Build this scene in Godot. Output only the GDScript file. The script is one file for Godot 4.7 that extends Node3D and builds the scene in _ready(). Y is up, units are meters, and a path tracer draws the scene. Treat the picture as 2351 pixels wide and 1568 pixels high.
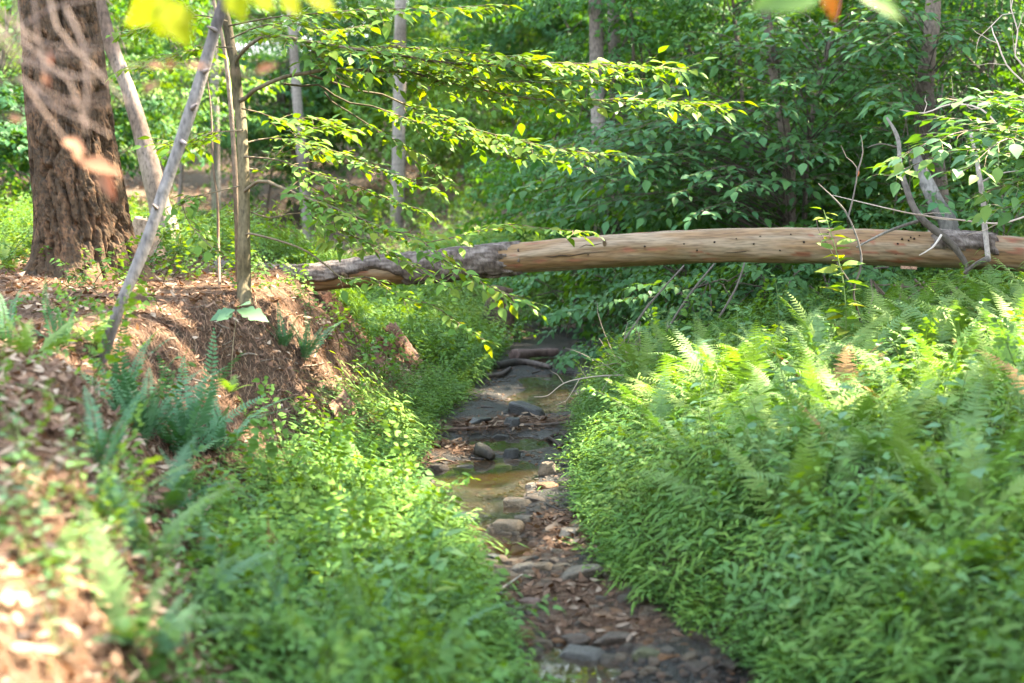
extends Node3D
# A shaded woodland creek with a fallen log lying across it.
# Pixel measurements below were read on the photograph scaled to 2351 x 1568.
const FP := 3265.0          # focal length in those pixels (50 mm lens)
const SUN := Vector3(0.56, 0.77, -0.30)   # towards the sun
var cam: Camera3D
var cam_pos := Vector3(0, 1.6, 0)
var cam_basis := Basis(Vector3.RIGHT, -0.1176)
var names := {}
var gaps := []              # [point, radius]: places that the sun reaches through the canopy
var t_xl: PackedFloat32Array
var t_xr: PackedFloat32Array
var t_ft: PackedFloat32Array
var t_lp: PackedFloat32Array
var pools := []
var nz := FastNoiseLite.new()
var nz2 := FastNoiseLite.new()
var M := {}
var L := {}                 # shared meshes

# ---------------------------------------------------------------- helpers
class MB:
	var v := PackedVector3Array()
	var uv := PackedVector2Array()
	var c := PackedColorArray()
	var i := PackedInt32Array()
	func add(p: Vector3, col := Color.WHITE, t := Vector2.ZERO) -> int:
		v.append(p); c.append(col); uv.append(t)
		return v.size() - 1
	func tri(a: int, b: int, d: int) -> void:
		i.append(a); i.append(b); i.append(d)
	func quad(a: int, b: int, d: int, e: int) -> void:
		tri(a, b, d); tri(a, d, e)
	func mesh(mat: Material = null) -> ArrayMesh:
		var n := PackedVector3Array()
		n.resize(v.size())
		for k in range(0, i.size(), 3):
			var a := i[k]
			var b := i[k + 1]
			var d := i[k + 2]
			var f := (v[d] - v[a]).cross(v[b] - v[a])
			n[a] += f; n[b] += f; n[d] += f
		for k in n.size():
			n[k] = n[k].normalized() if n[k].length_squared() > 1e-20 else Vector3.UP
		var arr := []
		arr.resize(Mesh.ARRAY_MAX)
		arr[Mesh.ARRAY_VERTEX] = v
		arr[Mesh.ARRAY_NORMAL] = n
		arr[Mesh.ARRAY_TEX_UV] = uv
		arr[Mesh.ARRAY_COLOR] = c
		arr[Mesh.ARRAY_INDEX] = i
		var m := ArrayMesh.new()
		m.add_surface_from_arrays(Mesh.PRIMITIVE_TRIANGLES, arr)
		if mat:
			m.surface_set_material(0, mat)
		return m

func P(px: float, py: float, d: float) -> Vector3:      # point at a pixel and a depth
	return cam_pos + cam_basis * (Vector3((px - 1175.5) / FP, (784.0 - py) / FP, -1.0) * d)

func px_of(p: Vector3) -> Vector3:                     # pixel and depth of a point
	var q := cam_basis.inverse() * (p - cam_pos)
	var d := -q.z
	if d < 0.05:
		return Vector3(-9999, -9999, d)
	return Vector3(1175.5 + q.x / d * FP, 784.0 - q.y / d * FP, d)

func seen_at(p: Vector3, margin := 120.0) -> bool:
	var q := px_of(p)
	return q.z > 0.3 and q.x > -margin and q.x < 2351 + margin and q.y > -margin and q.y < 1568 + margin

func G(px: float, py: float, lift := 0.0) -> Vector3:  # where the ray through a pixel meets the ground
	var r := (cam_basis * Vector3((px - 1175.5) / FP, (784.0 - py) / FP, -1.0)).normalized()
	var t := 1.5
	while t < 60.0:
		var p := cam_pos + r * t
		if p.y <= H(p.x, p.z) + lift:
			break
		t += 0.03
	var q := cam_pos + r * t
	q.y = H(q.x, q.z)
	return q

func on(x: float, z: float, up := 0.0) -> Vector3:
	return Vector3(x, H(x, z) + up, z)

func numbered(called: String) -> String:
	if not names.has(called):
		names[called] = 0
		return called
	names[called] += 1
	return "%s_%03d" % [called, names[called]]

func thing(called: String, label: String, category: String, at := Vector3.ZERO, group := "") -> Node3D:
	var o := Node3D.new()
	o.name = numbered(called)
	add_child(o)
	o.position = at
	tag(o, label, category, group)
	return o

func tag(o: Node, label: String, category: String, group := "", kind := "") -> Node:
	o.set_meta("label", label)
	o.set_meta("category", category)
	if group != "":
		o.set_meta("group", group)
	if kind != "":
		o.set_meta("kind", kind)
	return o

func part(called: String, mesh: Mesh, parent: Node, mat: Material = null, xf := Transform3D.IDENTITY) -> MeshInstance3D:
	var o := MeshInstance3D.new()
	o.mesh = mesh
	if mat:
		o.material_override = mat
	o.name = called
	parent.add_child(o, true)
	o.transform = xf
	return o

func single(called: String, mesh: Mesh, mat: Material, label: String, category: String, group := "") -> MeshInstance3D:
	var o := part(numbered(called), mesh, self, mat)
	tag(o, label, category, group)
	return o

func many(called: String, mesh: Mesh, xfs: Array, cols: Array, parent: Node, mat: Material = null) -> MultiMeshInstance3D:
	var mm := MultiMesh.new()
	mm.transform_format = MultiMesh.TRANSFORM_3D
	mm.use_colors = true
	mm.mesh = mesh
	mm.instance_count = xfs.size()
	for k in xfs.size():
		mm.set_instance_transform(k, xfs[k])
		mm.set_instance_color(k, cols[k] if cols.size() > k else Color.WHITE)
	var o := MultiMeshInstance3D.new()
	o.multimesh = mm
	if mat:
		o.material_override = mat
	o.name = called
	parent.add_child(o, true)
	o.set_meta("kind", "stuff")
	return o

func frame(dir: Vector3, up: Vector3, s := 1.0) -> Basis:   # z along dir, y towards up
	var z := dir.normalized()
	var x := up.cross(z)
	if x.length() < 1e-4:
		x = Vector3.RIGHT.cross(z)
	x = x.normalized()
	return Basis(x, z.cross(x), z).scaled(Vector3(s, s, s))

func table(keys: Array) -> PackedFloat32Array:
	var out := PackedFloat32Array()
	for k in 1200:
		var d := k * 0.1
		var v: float = keys[-1][1]
		for j in keys.size():
			if d <= keys[j][0]:
				if j == 0:
					v = keys[0][1]
				else:
					v = lerpf(keys[j - 1][1], keys[j][1], smoothstep(0.0, 1.0, (d - keys[j - 1][0]) / (keys[j][0] - keys[j - 1][0])))
				break
		out.append(v)
	return out

func at_d(t: PackedFloat32Array, d: float) -> float:
	var f := clampf(d * 10.0, 0.0, 1197.0)
	var k := int(f)
	return lerpf(t[k], t[k + 1], f - k)

func lin(hexa: String) -> Color:   # an sRGB colour as linear values
	return Color.html(hexa).srgb_to_linear()

# ---------------------------------------------------------------- the lie of the land
func land_tables() -> void:
	t_xl = table([[0, 0.3], [3, 0.15], [4.0, 0.0], [4.75, -0.04], [5.3, -0.12], [5.8, -0.2], [6.5, -0.48], [7.5, -0.52], [8.7, -0.5], [9.85, -0.35], [11.6, -0.16], [13, -0.1], [14.2, 0.3], [15, -0.25], [18, -1.6], [24, -4.5], [40, -9], [110, -30]])
	t_xr = table([[0, 1.7], [3, 1.1], [4.2, 0.8], [4.75, 0.62], [5.3, 0.4], [5.8, 0.35], [6.5, 0.33], [7.5, 0.35], [8.7, 0.42], [9.85, 0.55], [11.6, 1.1], [13, 1.2], [14.2, 0.6], [15, 0.05], [18, -1.3], [24, -3.3], [40, -8], [110, -29]])
	t_ft = table([[0, -0.25], [2, -0.4], [3.6, -0.62], [4.7, -0.95], [5.9, -1.1], [7.0, -0.98], [7.6, -0.78], [8.5, -0.74], [10, -0.74], [12, -1.1], [14, -1.9], [18, -4], [24, -7], [40, -12], [110, -34]])
	t_lp = table([[0, -0.9], [2, -1.1], [3.6, -1.4], [4.7, -1.65], [5.9, -1.95], [7.0, -1.85], [7.6, -1.72], [8.5, -1.55], [10, -1.6], [12, -2.2], [14, -3.4], [18, -6], [24, -10], [40, -16], [110, -40]])
	# pools: x, z, half width, half length, depth
	pools = [[-0.2, -6.75, 0.27, 0.55, 0.13], [-0.1, -7.55, 0.34, 0.42, 0.12], [0.02, -8.35, 0.3, 0.26, 0.11], [0.22, -9.9, 0.3, 0.6, 0.12], [0.35, -10.9, 0.35, 0.5, 0.1],
		[-0.02, -5.95, 0.13, 0.2, 0.1], [0.2, -4.45, 0.2, 0.28, 0.1], [0.7, -4.1, 0.3, 0.22, 0.09], [0.45, -12.1, 0.4, 0.5, 0.1]]

func H(x: float, z: float) -> float:
	var d := maxf(0.0, -z)
	var xl := at_d(t_xl, d)
	var xr := at_d(t_xr, d)
	var h := 0.0
	var rough := 1.0
	if x < xl:
		var ft := at_d(t_ft, d)
		var lp := at_d(t_lp, d)
		var s := xl - x
		var sway := 0.1 * nz.get_noise_2d(z * 1.3, x * 0.7 + 30.0) * minf(1.0, s * 3.0)
		ft += sway
		lp += sway * 1.3
		h = 0.04 + 0.07 * smoothstep(0.0, 0.3, s) + 0.12 * clampf(s / maxf(0.05, xl - ft), 0.0, 1.0)
		var t := smoothstep(0.0, 1.0, clampf((ft - x) / maxf(0.05, ft - lp), 0.0, 1.0))
		h = lerpf(h, 0.92, t) + t * (1.0 - t) * (0.07 * nz2.get_noise_2d(x * 11.0, z * 11.0) + 0.04 * nz2.get_noise_2d(x * 32.0 + 9.0, z * 32.0))
		if x < lp:
			h += 0.05 * (1.0 - exp(-(lp - x) * 0.5)) + 0.012 * (lp - x)
	elif x > xr:
		var s2 := x - xr
		h = 0.04 + 0.16 * smoothstep(0.0, 0.28, s2) + 0.25 * smoothstep(0.1, 1.4, s2) + 0.33 * smoothstep(1.2, 3.4, s2) + 0.015 * s2
	else:
		rough = 0.25
		h = 0.035 + 0.022 * nz2.get_noise_2d(x * 9.0, z * 9.0)
		for p in pools:
			var a: float = (x - p[0]) / p[2]
			var b: float = (z - p[1]) / p[3]
			var q: float = a * a + b * b
			if q < 4.0:
				h -= p[4] * exp(-q * 1.4)
	h += smoothstep(13.0, 45.0, d) * 1.25 + maxf(0.0, d - 40.0) * 0.1
	h += rough * (0.05 * nz.get_noise_2d(x, z) + 0.016 * nz2.get_noise_2d(x * 4.0, z * 4.0))
	return h

# ---------------------------------------------------------------- materials
func noise_tex(freq: float, ramp: Array, size := 512, sx := 1.0, kind := FastNoiseLite.TYPE_SIMPLEX_SMOOTH, seed := 1, octaves := 5) -> ImageTexture:
	var n := FastNoiseLite.new()
	n.noise_type = kind
	n.frequency = freq
	n.seed = seed
	n.fractal_octaves = octaves
	var im: Image
	if sx == 1.0:
		im = n.get_seamless_image(size, size)
	else:
		im = n.get_seamless_image(size, int(size * sx))
		im.resize(size, size)
	im.convert(Image.FORMAT_RGB8)
	if ramp.size():
		var g := Gradient.new()
		g.offsets = PackedFloat32Array(ramp.map(func(r): return r[0]))
		g.colors = PackedColorArray(ramp.map(func(r): return r[1]))
		var lut := []
		for k in 256:
			lut.append(g.sample(k / 255.0))
		for y in size:
			for x in size:
				im.set_pixel(x, y, lut[int(im.get_pixel(x, y).r * 255.0)])
	return ImageTexture.create_from_image(im)

func grey(a: float) -> Color:
	return Color(a, a, a)

func mat(called: String, rough: float, spec := 0.4) -> StandardMaterial3D:
	var m := StandardMaterial3D.new()
	m.resource_name = called
	m.roughness = rough
	m.metallic_specular = spec
	m.vertex_color_use_as_albedo = true
	M[called] = m
	return m

func leaf_mat(called: String, col: Color, back := Color(0.95, 0.9, 0.16), rough := 0.42) -> StandardMaterial3D:
	var m := mat(called, rough + 0.08, 0.25)
	m.albedo_color = col.linear_to_srgb()
	m.backlight_enabled = true
	m.backlight = back
	m.cull_mode = BaseMaterial3D.CULL_DISABLED
	return m

func materials() -> void:
	var speck := noise_tex(0.02, [[0.0, grey(0.45)], [0.45, grey(0.8)], [1.0, grey(1.0)]], 512)
	var speck_h := noise_tex(0.05, [], 512, 1.0, FastNoiseLite.TYPE_SIMPLEX_SMOOTH, 5)
	var streak := noise_tex(0.045, [[0.0, grey(0.7)], [0.35, grey(0.88)], [0.6, grey(0.97)], [1.0, grey(1.0)]], 512, 0.12, FastNoiseLite.TYPE_SIMPLEX_SMOOTH, 9)
	var m := mat("earth", 0.9, 0.3)
	m.albedo_texture = speck; m.uv1_triplanar = true; m.uv1_world_triplanar = true; m.uv1_scale = Vector3(1.7, 1.7, 1.7)
	m.heightmap_enabled = true; m.heightmap_texture = speck_h; m.heightmap_scale = 1.5
	m = mat("mud", 0.45, 0.45)
	m.albedo_texture = speck; m.uv1_triplanar = true; m.uv1_world_triplanar = true; m.uv1_scale = Vector3(3.1, 3.1, 3.1)
	m.heightmap_enabled = true; m.heightmap_texture = speck_h; m.heightmap_scale = 2.5
	m = mat("stone", 0.6, 0.5)
	m.albedo_texture = speck; m.uv1_triplanar = true; m.uv1_scale = Vector3(1.1, 1.1, 1.1)
	m.heightmap_enabled = true; m.heightmap_texture = speck_h; m.heightmap_scale = 0.8
	m = mat("bark", 0.92, 0.3)
	m.albedo_texture = speck; m.uv1_triplanar = true; m.uv1_scale = Vector3(3.0, 1.6, 3.0)
	m.heightmap_enabled = true; m.heightmap_texture = speck_h; m.heightmap_scale = 0.6
	m = mat("smooth_bark", 0.8, 0.35)
	m.albedo_texture = speck; m.uv1_triplanar = true; m.uv1_scale = Vector3(3.5, 1.5, 3.5)
	m.heightmap_enabled = true; m.heightmap_texture = speck_h; m.heightmap_scale = 0.3
	m = mat("bare_wood", 0.7, 0.4)
	m.albedo_texture = streak; m.uv1_scale = Vector3(1.0, 2.6, 1)
	m = mat("twig", 0.8, 0.35)
	m = mat("dry", 0.85, 0.3)
	m.backlight_enabled = true; m.backlight = Color(0.5, 0.4, 0.25); m.cull_mode = BaseMaterial3D.CULL_DISABLED
	m = leaf_mat("leaf", Color.WHITE)
	m = leaf_mat("frond", Color.WHITE, Color(0.7, 0.9, 0.2), 0.5)
	for k in 5:
		leaf_mat("sapling_leaf_%d" % k, [Color(0.14, 0.21, 0.03), Color(0.17, 0.24, 0.035), Color(0.115, 0.19, 0.035), Color(0.14, 0.215, 0.045), Color(0.2, 0.25, 0.035)][k], Color(1.0, 0.92, 0.14))
		leaf_mat("dark_leaf_%d" % k, [Color(0.06, 0.145, 0.055), Color(0.07, 0.155, 0.05), Color(0.06, 0.15, 0.065), Color(0.075, 0.165, 0.05), Color(0.08, 0.17, 0.06)][k], Color(0.6, 0.75, 0.2))
	for k in 4:
		leaf_mat("fern_%d" % k, [Color(0.15, 0.235, 0.075), Color(0.175, 0.25, 0.07), Color(0.14, 0.225, 0.085), Color(0.185, 0.26, 0.07)][k], Color(0.75, 0.85, 0.28), 0.5)
		leaf_mat("herb_%d" % k, [Color(0.11, 0.21, 0.08), Color(0.13, 0.23, 0.085), Color(0.11, 0.2, 0.105), Color(0.155, 0.24, 0.06)][k], Color(0.8, 0.85, 0.2), 0.45)
	leaf_mat("brown_fern", Color(0.25, 0.14, 0.06), Color(0.6, 0.4, 0.2), 0.7)
	leaf_mat("christmas_fern", Color(0.085, 0.175, 0.085), Color(0.4, 0.6, 0.2), 0.45)
	leaf_mat("yellow_lit_leaf", Color(0.4, 0.4, 0.02), Color(0.95, 1.0, 0.1), 0.5)  # sunlight passing through the leaf is put into this yellow
	leaf_mat("orange_leaf", Color(0.5, 0.2, 0.02), Color(1.0, 0.6, 0.1), 0.5)
	leaf_mat("brown_leaf", Color(0.3, 0.155, 0.095), Color(0.7, 0.45, 0.3), 0.7)
	leaf_mat("tan_leaf", Color(0.36, 0.22, 0.13), Color(0.6, 0.45, 0.3), 0.7)
	m = mat("water", 0.03, 0.5)
	m.vertex_color_use_as_albedo = false
	m.albedo_color = Color(0.28, 0.2, 0.1, 0.22)
	m.transparency = BaseMaterial3D.TRANSPARENCY_ALPHA
	var ripple := noise_tex(0.006, [], 256, 1.0, FastNoiseLite.TYPE_SIMPLEX_SMOOTH, 12, 2)
	m.heightmap_enabled = true; m.heightmap_texture = ripple; m.heightmap_scale = 0.25
	m.uv1_triplanar = true; m.uv1_world_triplanar = true; m.uv1_scale = Vector3(1.3, 1.3, 1.3)

# ---------------------------------------------------------------- shared small shapes
func leaf_into(b: MB, at: Transform3D, length: float, width: float, fold := 0.25, droop := 0.25, segs := 5, col := Color.WHITE, belly := 0.42, lobes := 0) -> void:
	# a leaf along z with a folded midrib; belly: where it is widest; lobes: oak-like outline
	var mid := []
	var lf := []
	var rt := []
	for k in segs + 1:
		var t := float(k) / segs
		var w := 0.0
		if t < belly:
			w = sin(t / belly * PI * 0.5)
		else:
			w = pow(cos((t - belly) / (1.0 - belly) * PI * 0.5), 1.25)
		if lobes > 0:
			w *= 0.62 + 0.38 * absf(sin(t * PI * lobes))
			w = maxf(w, 0.12 * (1.0 - t))
		w = w * width * 0.5 + 0.0006
		var z := t * length
		var y := -droop * t * t * length
		mid.append(b.add(at * Vector3(0, y, z), col, Vector2(0.5, t)))
		lf.append(b.add(at * Vector3(-w, y + w * fold, z - w * 0.15), col, Vector2(0, t)))
		rt.append(b.add(at * Vector3(w, y + w * fold, z - w * 0.15), col, Vector2(1, t)))
	for k in segs:
		b.quad(mid[k], mid[k + 1], lf[k + 1], lf[k])
		b.quad(mid[k], rt[k], rt[k + 1], mid[k + 1])

func tube_into(b: MB, pts: Array, radii: Array, sides := 6, col := Color.WHITE, wob := 0.0, col2 := Color(-1, 0, 0)) -> void:
	var n := pts.size()
	var up := Vector3(0.13, 0.31, 0.94).normalized()
	var prev := -1
	var along := 0.0
	for k in n:
		var dir: Vector3 = (pts[mini(k + 1, n - 1)] - pts[maxi(k - 1, 0)]).normalized()
		var x := up.cross(dir)
		if x.length() < 0.05:
			x = Vector3(1, 0, 0).cross(dir)
		x = x.normalized()
		var y := dir.cross(x)
		up = y
		if k > 0:
			along += (pts[k] - pts[k - 1]).length()
		var first := b.v.size()
		var r: float = radii[k] if k < radii.size() else radii[-1]
		for s in sides + 1:
			var a := TAU * (s % sides) / sides
			var o := x * cos(a) + y * sin(a)
			var rr := r
			var p: Vector3 = pts[k]
			if wob > 0.0:
				rr *= 1.0 + wob * nz2.get_noise_3d((p.x + o.x * r) * 40.0, (p.y + o.y * r) * 40.0, (p.z + o.z * r) * 40.0)
			var c := col
			if col2.r >= 0.0:
				c = col.lerp(col2, smoothstep(-0.15, 0.25, nz2.get_noise_3d((p.x + o.x * r) * 22.0 + 50.0, (p.y + o.y * r) * 14.0, (p.z + o.z * r) * 22.0)))
			b.add(p + o * rr, c, Vector2(float(s) / sides * (TAU * r * 3.0), along * 2.0))
		if prev >= 0:
			for s in sides:
				b.quad(prev + s, first + s, first + s + 1, prev + s + 1)
		else:
			var cap0 := b.add(pts[0], col)
			for s in sides:
				b.tri(cap0, first + s, first + s + 1)
		prev = first
	var cap := b.add(pts[n - 1], col)
	for s in sides:
		b.tri(cap, prev + s + 1, prev + s)

func smooth_line(keys: Array, step: float) -> Array:    # Catmull-Rom through the points
	var out := []
	var n := keys.size()
	for k in n - 1:
		var a: Vector3 = keys[maxi(k - 1, 0)]
		var p: Vector3 = keys[k]
		var q: Vector3 = keys[k + 1]
		var e: Vector3 = keys[mini(k + 2, n - 1)]
		var m := maxi(1, int((q - p).length() / step))
		for j in m:
			out.append(p.cubic_interpolate(q, a, e, float(j) / m))
	out.append(keys[n - 1])
	return out

func taper(n: int, r0: float, r1: float, curve := 1.0) -> Array:
	var out := []
	for k in n:
		out.append(lerpf(r0, r1, pow(float(k) / maxi(1, n - 1), curve)))
	return out

func wander(from: Vector3, dir: Vector3, length: float, n: int, jitter: float, rng: RandomNumberGenerator, sag := 0.0) -> Array:
	var pts := [from]
	var d := dir.normalized()
	for k in n:
		d = (d + Vector3(rng.randfn(), rng.randfn(), rng.randfn()) * jitter + Vector3.DOWN * sag).normalized()
		pts.append(pts[-1] + d * (length / n))
	return pts

func frond_mesh(length: float, pairs: int, reach: float, lobes: int, lean: float, arch: float, rng: RandomNumberGenerator, bare := 0.12) -> ArrayMesh:
	# a fern frond rising from the origin and arching towards +z
	var b := MB.new()
	var pts := []
	var dirs := []
	var p := Vector3.ZERO
	var n := 28
	var side := 0.0
	for k in n + 1:
		var t := float(k) / n
		var a := lean + arch * pow(t, 1.4)
		side += rng.randfn() * 0.01
		var d := Vector3(side, cos(a), sin(a)).normalized()
		pts.append(p)
		dirs.append(d)
		p += d * (length / n)
	tube_into(b, pts, taper(n + 1, 0.0028, 0.0006), 3, Color(0.9, 0.75, 0.6))
	for k in pairs:
		var t := lerpf(bare, 0.995, float(k) / (pairs - 1))
		var f := t * n
		var i := mini(int(f), n - 1)
		var at: Vector3 = pts[i].lerp(pts[i + 1], f - i)
		var d: Vector3 = dirs[i]
		var nrm := d.cross(Vector3.RIGHT).normalized()
		if nrm.y < 0.0:
			nrm = -nrm
		var size := reach * pow(1.0 - t, 0.75) * smoothstep(bare - 0.12, bare + 0.22, t) * 1.25 + 0.006
		for s in [-1.0, 1.0]:
			var out: Vector3 = (Vector3.RIGHT * s + d * rng.randf_range(0.28, 0.5) + nrm * rng.randf_range(-0.25, 0.12)).normalized()
			var len2 := size * rng.randf_range(0.88, 1.08)
			if lobes == 0:
				leaf_into(b, Transform3D(frame(out, nrm), at), len2, maxf(0.02, len2 * 0.27), 0.15, 0.12, 3, Color.WHITE, 0.25)
				continue
			var across := nrm.cross(out).normalized()
			var m := maxi(2, int(lobes * pow(size / reach, 0.7)))
			for j in m:
				var s0 := float(j) / m
				var s1 := float(j + 1) / m
				var wide := len2 * 0.16 * pow(1.0 - s0 * 0.93, 0.8) * rng.randf_range(0.85, 1.15)
				var a0 := at + out * (len2 * s0) - nrm * (len2 * 0.16 * s0 * s0)
				var a1 := at + out * (len2 * (s1 - 0.1 / m)) - nrm * (len2 * 0.16 * s1 * s1)
				var i0 := b.add(a0)
				var i1 := b.add(a1)
				for q in [-1.0, 1.0]:
					var e := b.add(a0.lerp(a1, 0.75) + across * (wide * q) + out * (wide * 0.35) + nrm * (wide * 0.08))
					var g := b.add(a0.lerp(a1, 0.15) + across * (wide * q * 0.62) + out * (wide * 0.05))
					b.tri(i0, g, e) if q > 0.0 else b.tri(i0, e, g)
					b.tri(i0, e, i1) if q > 0.0 else b.tri(i0, i1, e)
	return b.mesh()

func grass_tuft(rng: RandomNumberGenerator, stems: int, tall: float, blade: float, radius := 0.07) -> ArrayMesh:
	# stilt grass: thin stems with short lance-shaped blades held out sideways
	var b := MB.new()
	for s in stems:
		var a := rng.randf() * TAU
		var from := Vector3(cos(a), 0, sin(a)) * sqrt(rng.randf()) * radius
		var pts := wander(from, Vector3(rng.randfn() * 0.35, 1.0, rng.randfn() * 0.35), tall * rng.randf_range(0.65, 1.1), 6, 0.1, rng, 0.045)
		tube_into(b, pts, taper(7, 0.0011, 0.0005), 3, Color(0.85, 0.75, 0.6))
		var nl := rng.randi_range(6, 9)
		var turn := rng.randf() * TAU
		for k in nl:
			var f := lerpf(1.6, 5.98, float(k) / (nl - 1))
			var i := int(f)
			var at: Vector3 = pts[i].lerp(pts[i + 1], f - i)
			turn += PI + rng.randfn() * 0.35
			var dir := Vector3(cos(turn), rng.randf_range(0.0, 0.55), sin(turn))
			leaf_into(b, Transform3D(frame(dir, Vector3(rng.randfn() * 0.3, 1, rng.randfn() * 0.3)), at), blade * rng.randf_range(0.7, 1.15), blade * 0.2, 0.3, rng.randf_range(0.2, 0.6), 3, Color.WHITE.lerp(Color(0.8, 0.95, 0.85), rng.randf()), 0.3)
	return b.mesh()

func twig_spray(rng: RandomNumberGenerator, length: float, leaf: float, pairs: int, col := Color.WHITE) -> ArrayMesh:
	# a leafy twig lying along z, leaves spread nearly flat on both sides
	var b := MB.new()
	var pts := wander(Vector3.ZERO, Vector3(0, 0.12, 1), length, 6, 0.12, rng, 0.03)
	tube_into(b, pts, taper(7, 0.004, 0.001), 3, Color(0.5, 0.32, 0.24))
	for k in pairs:
		var f := lerpf(0.5, 5.95, float(k) / (pairs - 1))
		var i := int(f)
		var at: Vector3 = pts[i].lerp(pts[i + 1], f - i)
		for s in [-1.0, 1.0]:
			var arm: Vector3 = Vector3(s * rng.randf_range(0.5, 1.0), rng.randf_range(-0.25, 0.15), rng.randf_range(0.2, 0.9)).normalized()
			var reach := rng.randf_range(0.0, 0.28) * length * (1.0 - f / 7.0)
			var hold := at + arm * reach + Vector3(0, rng.randfn() * 0.012, 0)
			var dir: Vector3 = arm + Vector3(rng.randfn() * 0.3, rng.randf_range(-0.5, 0.05), rng.randfn() * 0.3)
			leaf_into(b, Transform3D(frame(dir, Vector3(rng.randfn() * 0.4, 1, rng.randfn() * 0.4)), hold), leaf * rng.randf_range(0.65, 1.1), leaf * rng.randf_range(0.45, 0.58), 0.2, rng.randf_range(0.1, 0.4), 3, col.lerp(Color(0.8, 0.9, 0.7), rng.randf() * 0.5), 0.38)
	return b.mesh()

func leaf_cluster(rng: RandomNumberGenerator, radius: float, count: int, leaf: float) -> ArrayMesh:
	var b := MB.new()
	for k in count:
		var at := Vector3(rng.randfn(), rng.randfn() * 0.6, rng.randfn()) * radius * 0.45
		var dir := Vector3(rng.randfn(), rng.randfn() * 0.4 - 0.25, rng.randfn())
		leaf_into(b, Transform3D(frame(dir, Vector3(rng.randfn() * 0.4, 1, rng.randfn() * 0.4)), at), leaf * rng.randf_range(0.7, 1.15), leaf * 0.55, 0.2, 0.2, 2)
	return b.mesh()

func needle_mat(rng: RandomNumberGenerator, count: int, spread: float, long: float) -> ArrayMesh:
	# a patch of fallen pine needles lying criss-cross
	var b := MB.new()
	for k in count:
		var a := rng.randf() * TAU
		var at := Vector3(rng.randfn() * spread, rng.randf_range(0.001, 0.022), rng.randfn() * spread)
		var d := Vector3(cos(a), rng.randfn() * 0.13, sin(a)).normalized()
		var ln := long * rng.randf_range(0.6, 1.1)
		var sd := d.cross(Vector3.UP).normalized() * 0.0009
		var col := [Color(0.3, 0.13, 0.055), Color(0.38, 0.19, 0.09), Color(0.22, 0.095, 0.045), Color(0.42, 0.25, 0.14)][rng.randi() % 4] as Color
		var bend := Vector3(rng.randfn(), rng.randfn() * 0.4, rng.randfn()) * 0.1 * ln
		var i0 := b.add(at - sd, col)
		var i1 := b.add(at + sd, col)
		var m0 := b.add(at + d * ln * 0.5 + bend - sd, col)
		var m1 := b.add(at + d * ln * 0.5 + bend + sd + Vector3(0, 0.0012, 0), col)
		var e := b.add(at + d * ln, col)
		b.quad(i0, i1, m1, m0)
		b.tri(m0, m1, e)
	return b.mesh()

func litter_patch(rng: RandomNumberGenerator, count: int, spread: float) -> ArrayMesh:
	# fallen dead leaves and bark crumbs
	var b := MB.new()
	for k in count:
		var a := rng.randf() * TAU
		var at := Vector3(rng.randfn() * spread, rng.randf_range(0.002, 0.02), rng.randfn() * spread)
		var col := [Color(0.17, 0.09, 0.055), Color(0.25, 0.155, 0.1), Color(0.13, 0.075, 0.05), Color(0.33, 0.24, 0.17)][rng.randi() % 4] as Color
		leaf_into(b, Transform3D(frame(Vector3(cos(a), rng.randfn() * 0.2, sin(a)), Vector3(rng.randfn() * 0.4, 1, rng.randfn() * 0.4)), at), rng.randf_range(0.022, 0.055), rng.randf_range(0.012, 0.026), rng.randf_range(-0.4, 0.6), rng.randf_range(-0.5, 0.5), 3, col)
	return b.mesh()

func rock_mesh(seed: int, flat: float, planes: int, stretch := Vector3.ONE) -> ArrayMesh:
	# an angular stone: a block cut by random planes, worn a little at its edges
	var rng := RandomNumberGenerator.new()
	rng.seed = seed
	var cuts := []
	for k in planes:
		var n := Vector3(rng.randfn(), rng.randfn() * 0.8, rng.randfn()).normalized()
		cuts.append([n, rng.randf_range(0.5, 0.9)])
	cuts.append([Vector3.UP, rng.randf_range(0.5, 0.75)])
	var b := MB.new()
	var N := 12
	for face in 6:
		var ax := [Vector3.RIGHT, Vector3.LEFT, Vector3.UP, Vector3.DOWN, Vector3.BACK, Vector3.FORWARD][face] as Vector3
		var u := Vector3(ax.y, ax.z, ax.x)
		var w := ax.cross(u)
		var first := b.v.size()
		for i in N + 1:
			for j in N + 1:
				var dir := (ax + u * (2.0 * i / N - 1.0) + w * (2.0 * j / N - 1.0)).normalized()
				var r := 1.0
				for c in cuts:
					var dt: float = dir.dot(c[0])
					if dt > 0.05:
						r = -log(exp(-r * 40.0) + exp(-c[1] / dt * 40.0)) / 40.0
				r += 0.05 * nz2.get_noise_3d(dir.x * 30.0 + seed * 7, dir.y * 30.0, dir.z * 30.0) + 0.02 * nz2.get_noise_3d(dir.x * 90.0, dir.y * 90.0 + seed, dir.z * 90.0)
				var q := dir * r * stretch
				q.y *= flat
				var s := 0.8 + 0.5 * nz2.get_noise_3d(dir.x * 25.0, dir.y * 25.0 + seed * 3.0, dir.z * 25.0)
				b.add(q, Color(s, s, s))
		for i in N:
			for j in N:
				var a := first + i * (N + 1) + j
				b.quad(a, a + 1, a + N + 2, a + N + 1)
	return b.mesh()

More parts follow.
